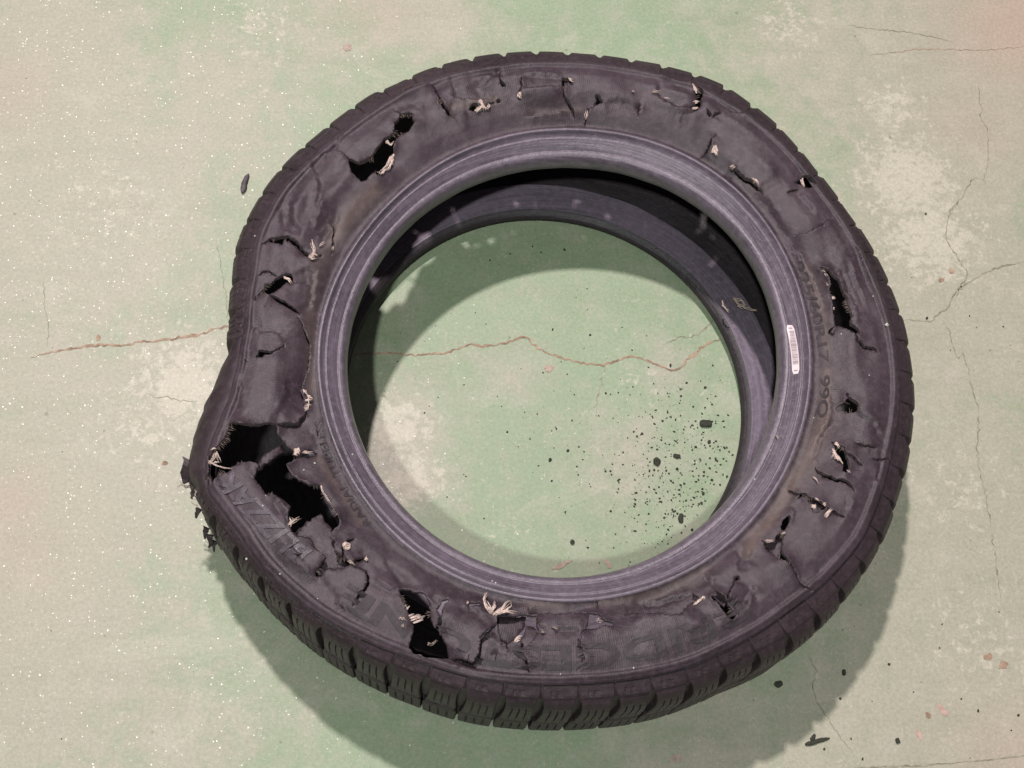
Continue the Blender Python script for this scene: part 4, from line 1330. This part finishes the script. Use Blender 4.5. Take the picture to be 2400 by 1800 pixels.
# white bits of grit lying on the rubber: part of what sticks to the tyre
vs, fs = [], []
for px, py in zz(Z5, [(1152, 1115), (1245, 1055), (795, 1422), (820, 1330)]) + zz(Z8, [(1088, 505), (655 + 0, 590)]) + zz(Z6, [(1582, 965), (1185, 1045), (1465, 712)]) + zz(Z7, [(1422, 115), (1090, 318), (440, 1010), (570, 758), (945, 478)]) + zz(Y1, [(1120, 412), (1150, 428), (1710, 1218)]) + zz(Y2, [(498, 1165)]) + zz(Y3, [(835, 240)]) + zz(Z8, [(945, 720), (1270, 935)]) + zz(Z4, [(730, 565), (1590, 1020)]):
    p = on([(px, py)])[0]
    z = float(top(p[0], p[1])[0]) + .0006
    r = random.uniform(.0007, .0014)
    if abs(px - 2079) < 2:
        r = .0026
    o_ = len(vs)
    vs += [(p[0] + r * random.uniform(.6, 1.2), p[1], z), (p[0], p[1] + r, z), (p[0] - r, p[1], z), (p[0], p[1] - r * random.uniform(.6, 1.2), z), (p[0], p[1], z + r), (p[0], p[1], z - r)]
    fs += [(o_ + a, o_ + b, o_ + c) for a, b, c in ((0, 1, 4), (1, 2, 4), (2, 3, 4), (3, 0, 4), (1, 0, 5), (2, 1, 5), (3, 2, 5), (0, 3, 5))]
g_ = link("grit", mesh("grit", vs, fs), tyre, M_white, False)
g_['kind'] = 'stuff'


# ------------------------------------------------------------------ scraps and crumbs on the floor
def scrap(name, pl, widths, hgt, m, label, cat, group=None):
    p = at(pl, hgt * .5)[:, :2]
    seg = np.concatenate([[0], np.cumsum(np.hypot(*np.diff(p, axis=0).T))])
    n = 14
    t = np.linspace(0, seg[-1], n)
    x, y = np.interp(t, seg, p[:, 0]), np.interp(t, seg, p[:, 1])
    w = np.interp(np.linspace(0, 1, n), np.linspace(0, 1, len(widths)), widths)
    w = w * np.clip(np.sqrt(np.minimum(np.arange(n) + .4, (n - 1 - np.arange(n)) + .4) / 2.2), 0, 1)
    d = np.gradient(np.stack([x, y], 1), axis=0)
    d /= np.hypot(d[:, 0], d[:, 1])[:, None] + 1e-9
    vv, ff = [], []
    k = 10
    for i in range(n):
        nn = np.array([-d[i, 1], d[i, 0]])
        for q in range(k):
            a = 2 * math.pi * q / k
            rr = 1 + random.uniform(-.12, .12)
            off = math.cos(a) * w[i] * .5 * rr
            zz_ = hgt * .5 + math.copysign(abs(math.sin(a)) ** .6, math.sin(a)) * hgt * .48 * rr * (w[i] / max(widths)) ** .4
            vv.append((x[i] + nn[0] * off, y[i] + nn[1] * off, max(.0002, zz_)))
    cc = np.mean(np.array(vv), 0)
    org = Vector((cc[0], cc[1], 0))
    vv = [tuple(Vector(q) - org) for q in vv]
    for i in range(n - 1):
        for q in range(k):
            ff.append((i * k + q, i * k + (q + 1) % k, (i + 1) * k + (q + 1) % k, (i + 1) * k + q))
    ff += [tuple(range(k))[::-1], tuple((n - 1) * k + q for q in range(k))]
    ob = link(name, mesh(name, vv, ff), None, m)
    ob.location = org
    tag(ob, label, cat, group)
    return ob


scrap("rubber_scrap", zz(Z4, [(675, 30), (655, 60), (635, 110), (630, 155), (618, 190)]), [.003, .0052, .0065, .0065, .005], .005, M_scrap, "curved purple grey rubber scrap lying left of the tyre", "rubber scrap")
scrap("rubber_scrap", [(1887, 1745), (1905, 1741), (1922, 1735), (1945, 1730)], [.004, .0045, .004, .002], .003, M_crumb, "long thin black rubber sliver below the tyre at lower right", "rubber scrap")
scrap("rubber_scrap", [(1902, 1736), (1907, 1727), (1910, 1721)], [.005, .004, .003], .003, M_crumb, "tiny pointed black shred touching the long thin sliver", "rubber scrap")
q4 = lambda pts: [(1480 + x / 4.88, 960 + y / 4.88) for x, y in pts]
scrap("rubber_crumb", q4([(780, 160), (850, 160), (920, 160)]), [.008, .0085, .008], .004, M_crumb, "largest oval black rubber crumb on the floor inside the tyre", "rubber crumb")
scrap("rubber_crumb", q4([(478, 520), (520, 535), (560, 530)]), [.0045, .005, .004], .003, M_crumb, "short curved black rubber crumb below the oval one inside the tyre", "rubber crumb")
scrap("rubber_crumb", q4([(255, 600), (290, 590), (300, 640)]), [.007, .009, .004], .004, M_crumb, "chunky angular black rubber crumb on the floor inside the tyre", "rubber crumb")
scrap("rubber_crumb", q4([(575, 1190), (562, 1240), (570, 1295)]), [.005, .0055, .005], .003, M_crumb, "upright long black rubber crumb near the lower inner edge of the tyre", "rubber crumb")
scrap("rubber_crumb", [(1974, 1576), (1982, 1577)], [.006, .006], .004, M_crumb, "round black rubber crumb on the edge of the tyre's shadow at lower right", "rubber crumb")
scrap("rubber_crumb", [(1816, 1600), (1824, 1607), (1832, 1598)], [.006, .005, .006], .003, M_crumb, "heart shaped black rubber crumb just below the tread", "rubber crumb")
scrap("rubber_crumb", [(2102, 1730), (2106, 1742)], [.004, .005], .003, M_crumb, "small upright black rubber crumb alone at the lower right of the floor", "rubber crumb")
scrap("rubber_crumb", zz((850, 1250), [(1808, 55), (1812, 75), (1816, 95)]), [.003, .005, .003], .003, M_crumb, "pointed reddish black crumb close to the bottom inner edge of the tyre", "rubber crumb")

vs, fs = [], []


def crumb(px, py, r):
    c = at([(px, py)], 0)[0]
    o_ = len(vs)
    k = 6
    a0 = random.random() * 6
    el = random.uniform(.5, 1)
    for i in range(k):
        a = 2 * math.pi * i / k
        rr = r * random.uniform(.6, 1.25)
        x, y = rr * math.cos(a), rr * el * math.sin(a)
        vs.append((c[0] + x * math.cos(a0) - y * math.sin(a0), c[1] + x * math.sin(a0) + y * math.cos(a0), .0003))
    for i in range(k):
        x, y, z = vs[o_ + i]
        vs.append((c[0] + (x - c[0]) * .7, c[1] + (y - c[1]) * .7, r * .9))
    for i in range(k):
        fs.append((o_ + i, o_ + (i + 1) % k, o_ + k + (i + 1) % k, o_ + k + i))
    fs.append(tuple(o_ + k + i for i in range(k)))


for x, y, r in [(160, 30, 10), (215, 55, 12), (350, 130, 16), (730, 132, 15), (690, 180, 14), (125, 280, 13), (345, 320, 10), (490, 255, 13), (560, 70, 12), (800, 350, 15), (890, 370, 26), (895, 415, 15), (990, 425, 12),
                (940, 380, 12), (1060, 440, 20), (1115, 480, 16), (1155, 520, 16), (1090, 435, 14), (735, 430, 18), (795, 390, 10), (950, 485, 10), (895, 555, 17), (1050, 562, 14), (1085, 590, 12), (1020, 630, 14), (895, 675, 19),
                (525, 680, 20), (205, 700, 18), (305, 700, 14), (245, 752, 13), (190, 642, 14), (210, 600, 14), (820, 763, 12), (1045, 745, 18), (1090, 770, 18), (920, 805, 22), (940, 855, 15), (900, 845, 12), (1010, 860, 17),
                (600, 845, 17), (565, 865, 17), (200, 885, 15), (315, 888, 14), (415, 938, 12), (735, 942, 13), (820, 965, 24), (485, 975, 12), (505, 1005, 12), (715, 1010, 18), (680, 1035, 13), (800, 1070, 22), (840, 1045, 16), (770, 1080, 15),
                (555, 1140, 10), (500, 1160, 15), (750, 1205, 12), (375, 1240, 18), (505, 1220, 10), (440, 1340, 12), (40, 1390, 20), (165, 1388, 9), (690, 1375, 20), (415, 1535, 14), (45, 955, 16), (40, 1080, 20), (30, 1110, 15), (625, 1105, 9)]:
    crumb(1480 + x / 4.88, 960 + y / 4.88, r / 4.88 * .00046)
for x, y, r in [(985, 825, 9), (1178, 852, 8), (1345, 812, 5), (1395, 930, 6), (1595, 1010, 11), (1480, 1020, 7), (1680, 1100, 8), (1775, 1125, 9), (1735, 940, 5), (1815, 1010, 7), (525, 1110, 5), (660, 465, 6), (765, 432, 6), (880, 395, 7),
                (925, 425, 7), (1045, 410, 8), (320, 1255, 6), (750, 1355, 8), (905, 1262, 6), (1085, 1295, 8), (1065, 1452, 9), (970, 1500, 12), (1120, 1432, 6), (910, 1530, 6), (1285, 1160, 5), (1555, 1298, 8), (1450, 1365, 6), (830, 1280, 4),
                (390, 1175, 5), (345, 1220, 4), (1097, 1160, 6), (1060, 1055, 6), (935, 1048, 5), (535, 1585, 5), (1000, 1330, 4), (1260, 1155, 7), (1325, 1150, 6), (1530, 1155, 6), (1580, 1155, 6), (640, 795, 4), (180, 990, 5)]:
    p = (850 + x / 2.2116, 400 + y / 2.2116)
    crumb(p[0], p[1], r / 2.2116 * .00046)
for i in range(850):
    x, y = random.gauss(1620, 115), random.gauss(1110, 130)
    if x < 1740 and 880 < y < 1320 and (x - 1268) ** 2 + (y - 960) ** 2 < 440 ** 2:
        crumb(x, y, random.choice([.0004, .0005, .0006, .0008, .0011, .0015]))
for i in range(90):
    a, r = random.random() * 6.28, 420 * math.sqrt(random.random())
    crumb(1290 + r * math.cos(a), 950 + r * math.sin(a), random.choice([.0004, .0006, .0009]))
for i in range(60):
    crumb(random.uniform(1850, 2390), random.uniform(500, 1790), random.choice([.0005, .0008, .0012, .0018]))
for i in range(30):
    crumb(random.uniform(0, 500), random.uniform(0, 1790), random.choice([.0004, .0007]))
cr = link("rubber_crumbs", mesh("rubber_crumbs", vs, fs), None, M_crumb, False)
cr['kind'] = 'stuff'
cr['label'] = "fine black rubber crumbs scattered over the floor inside the tyre"
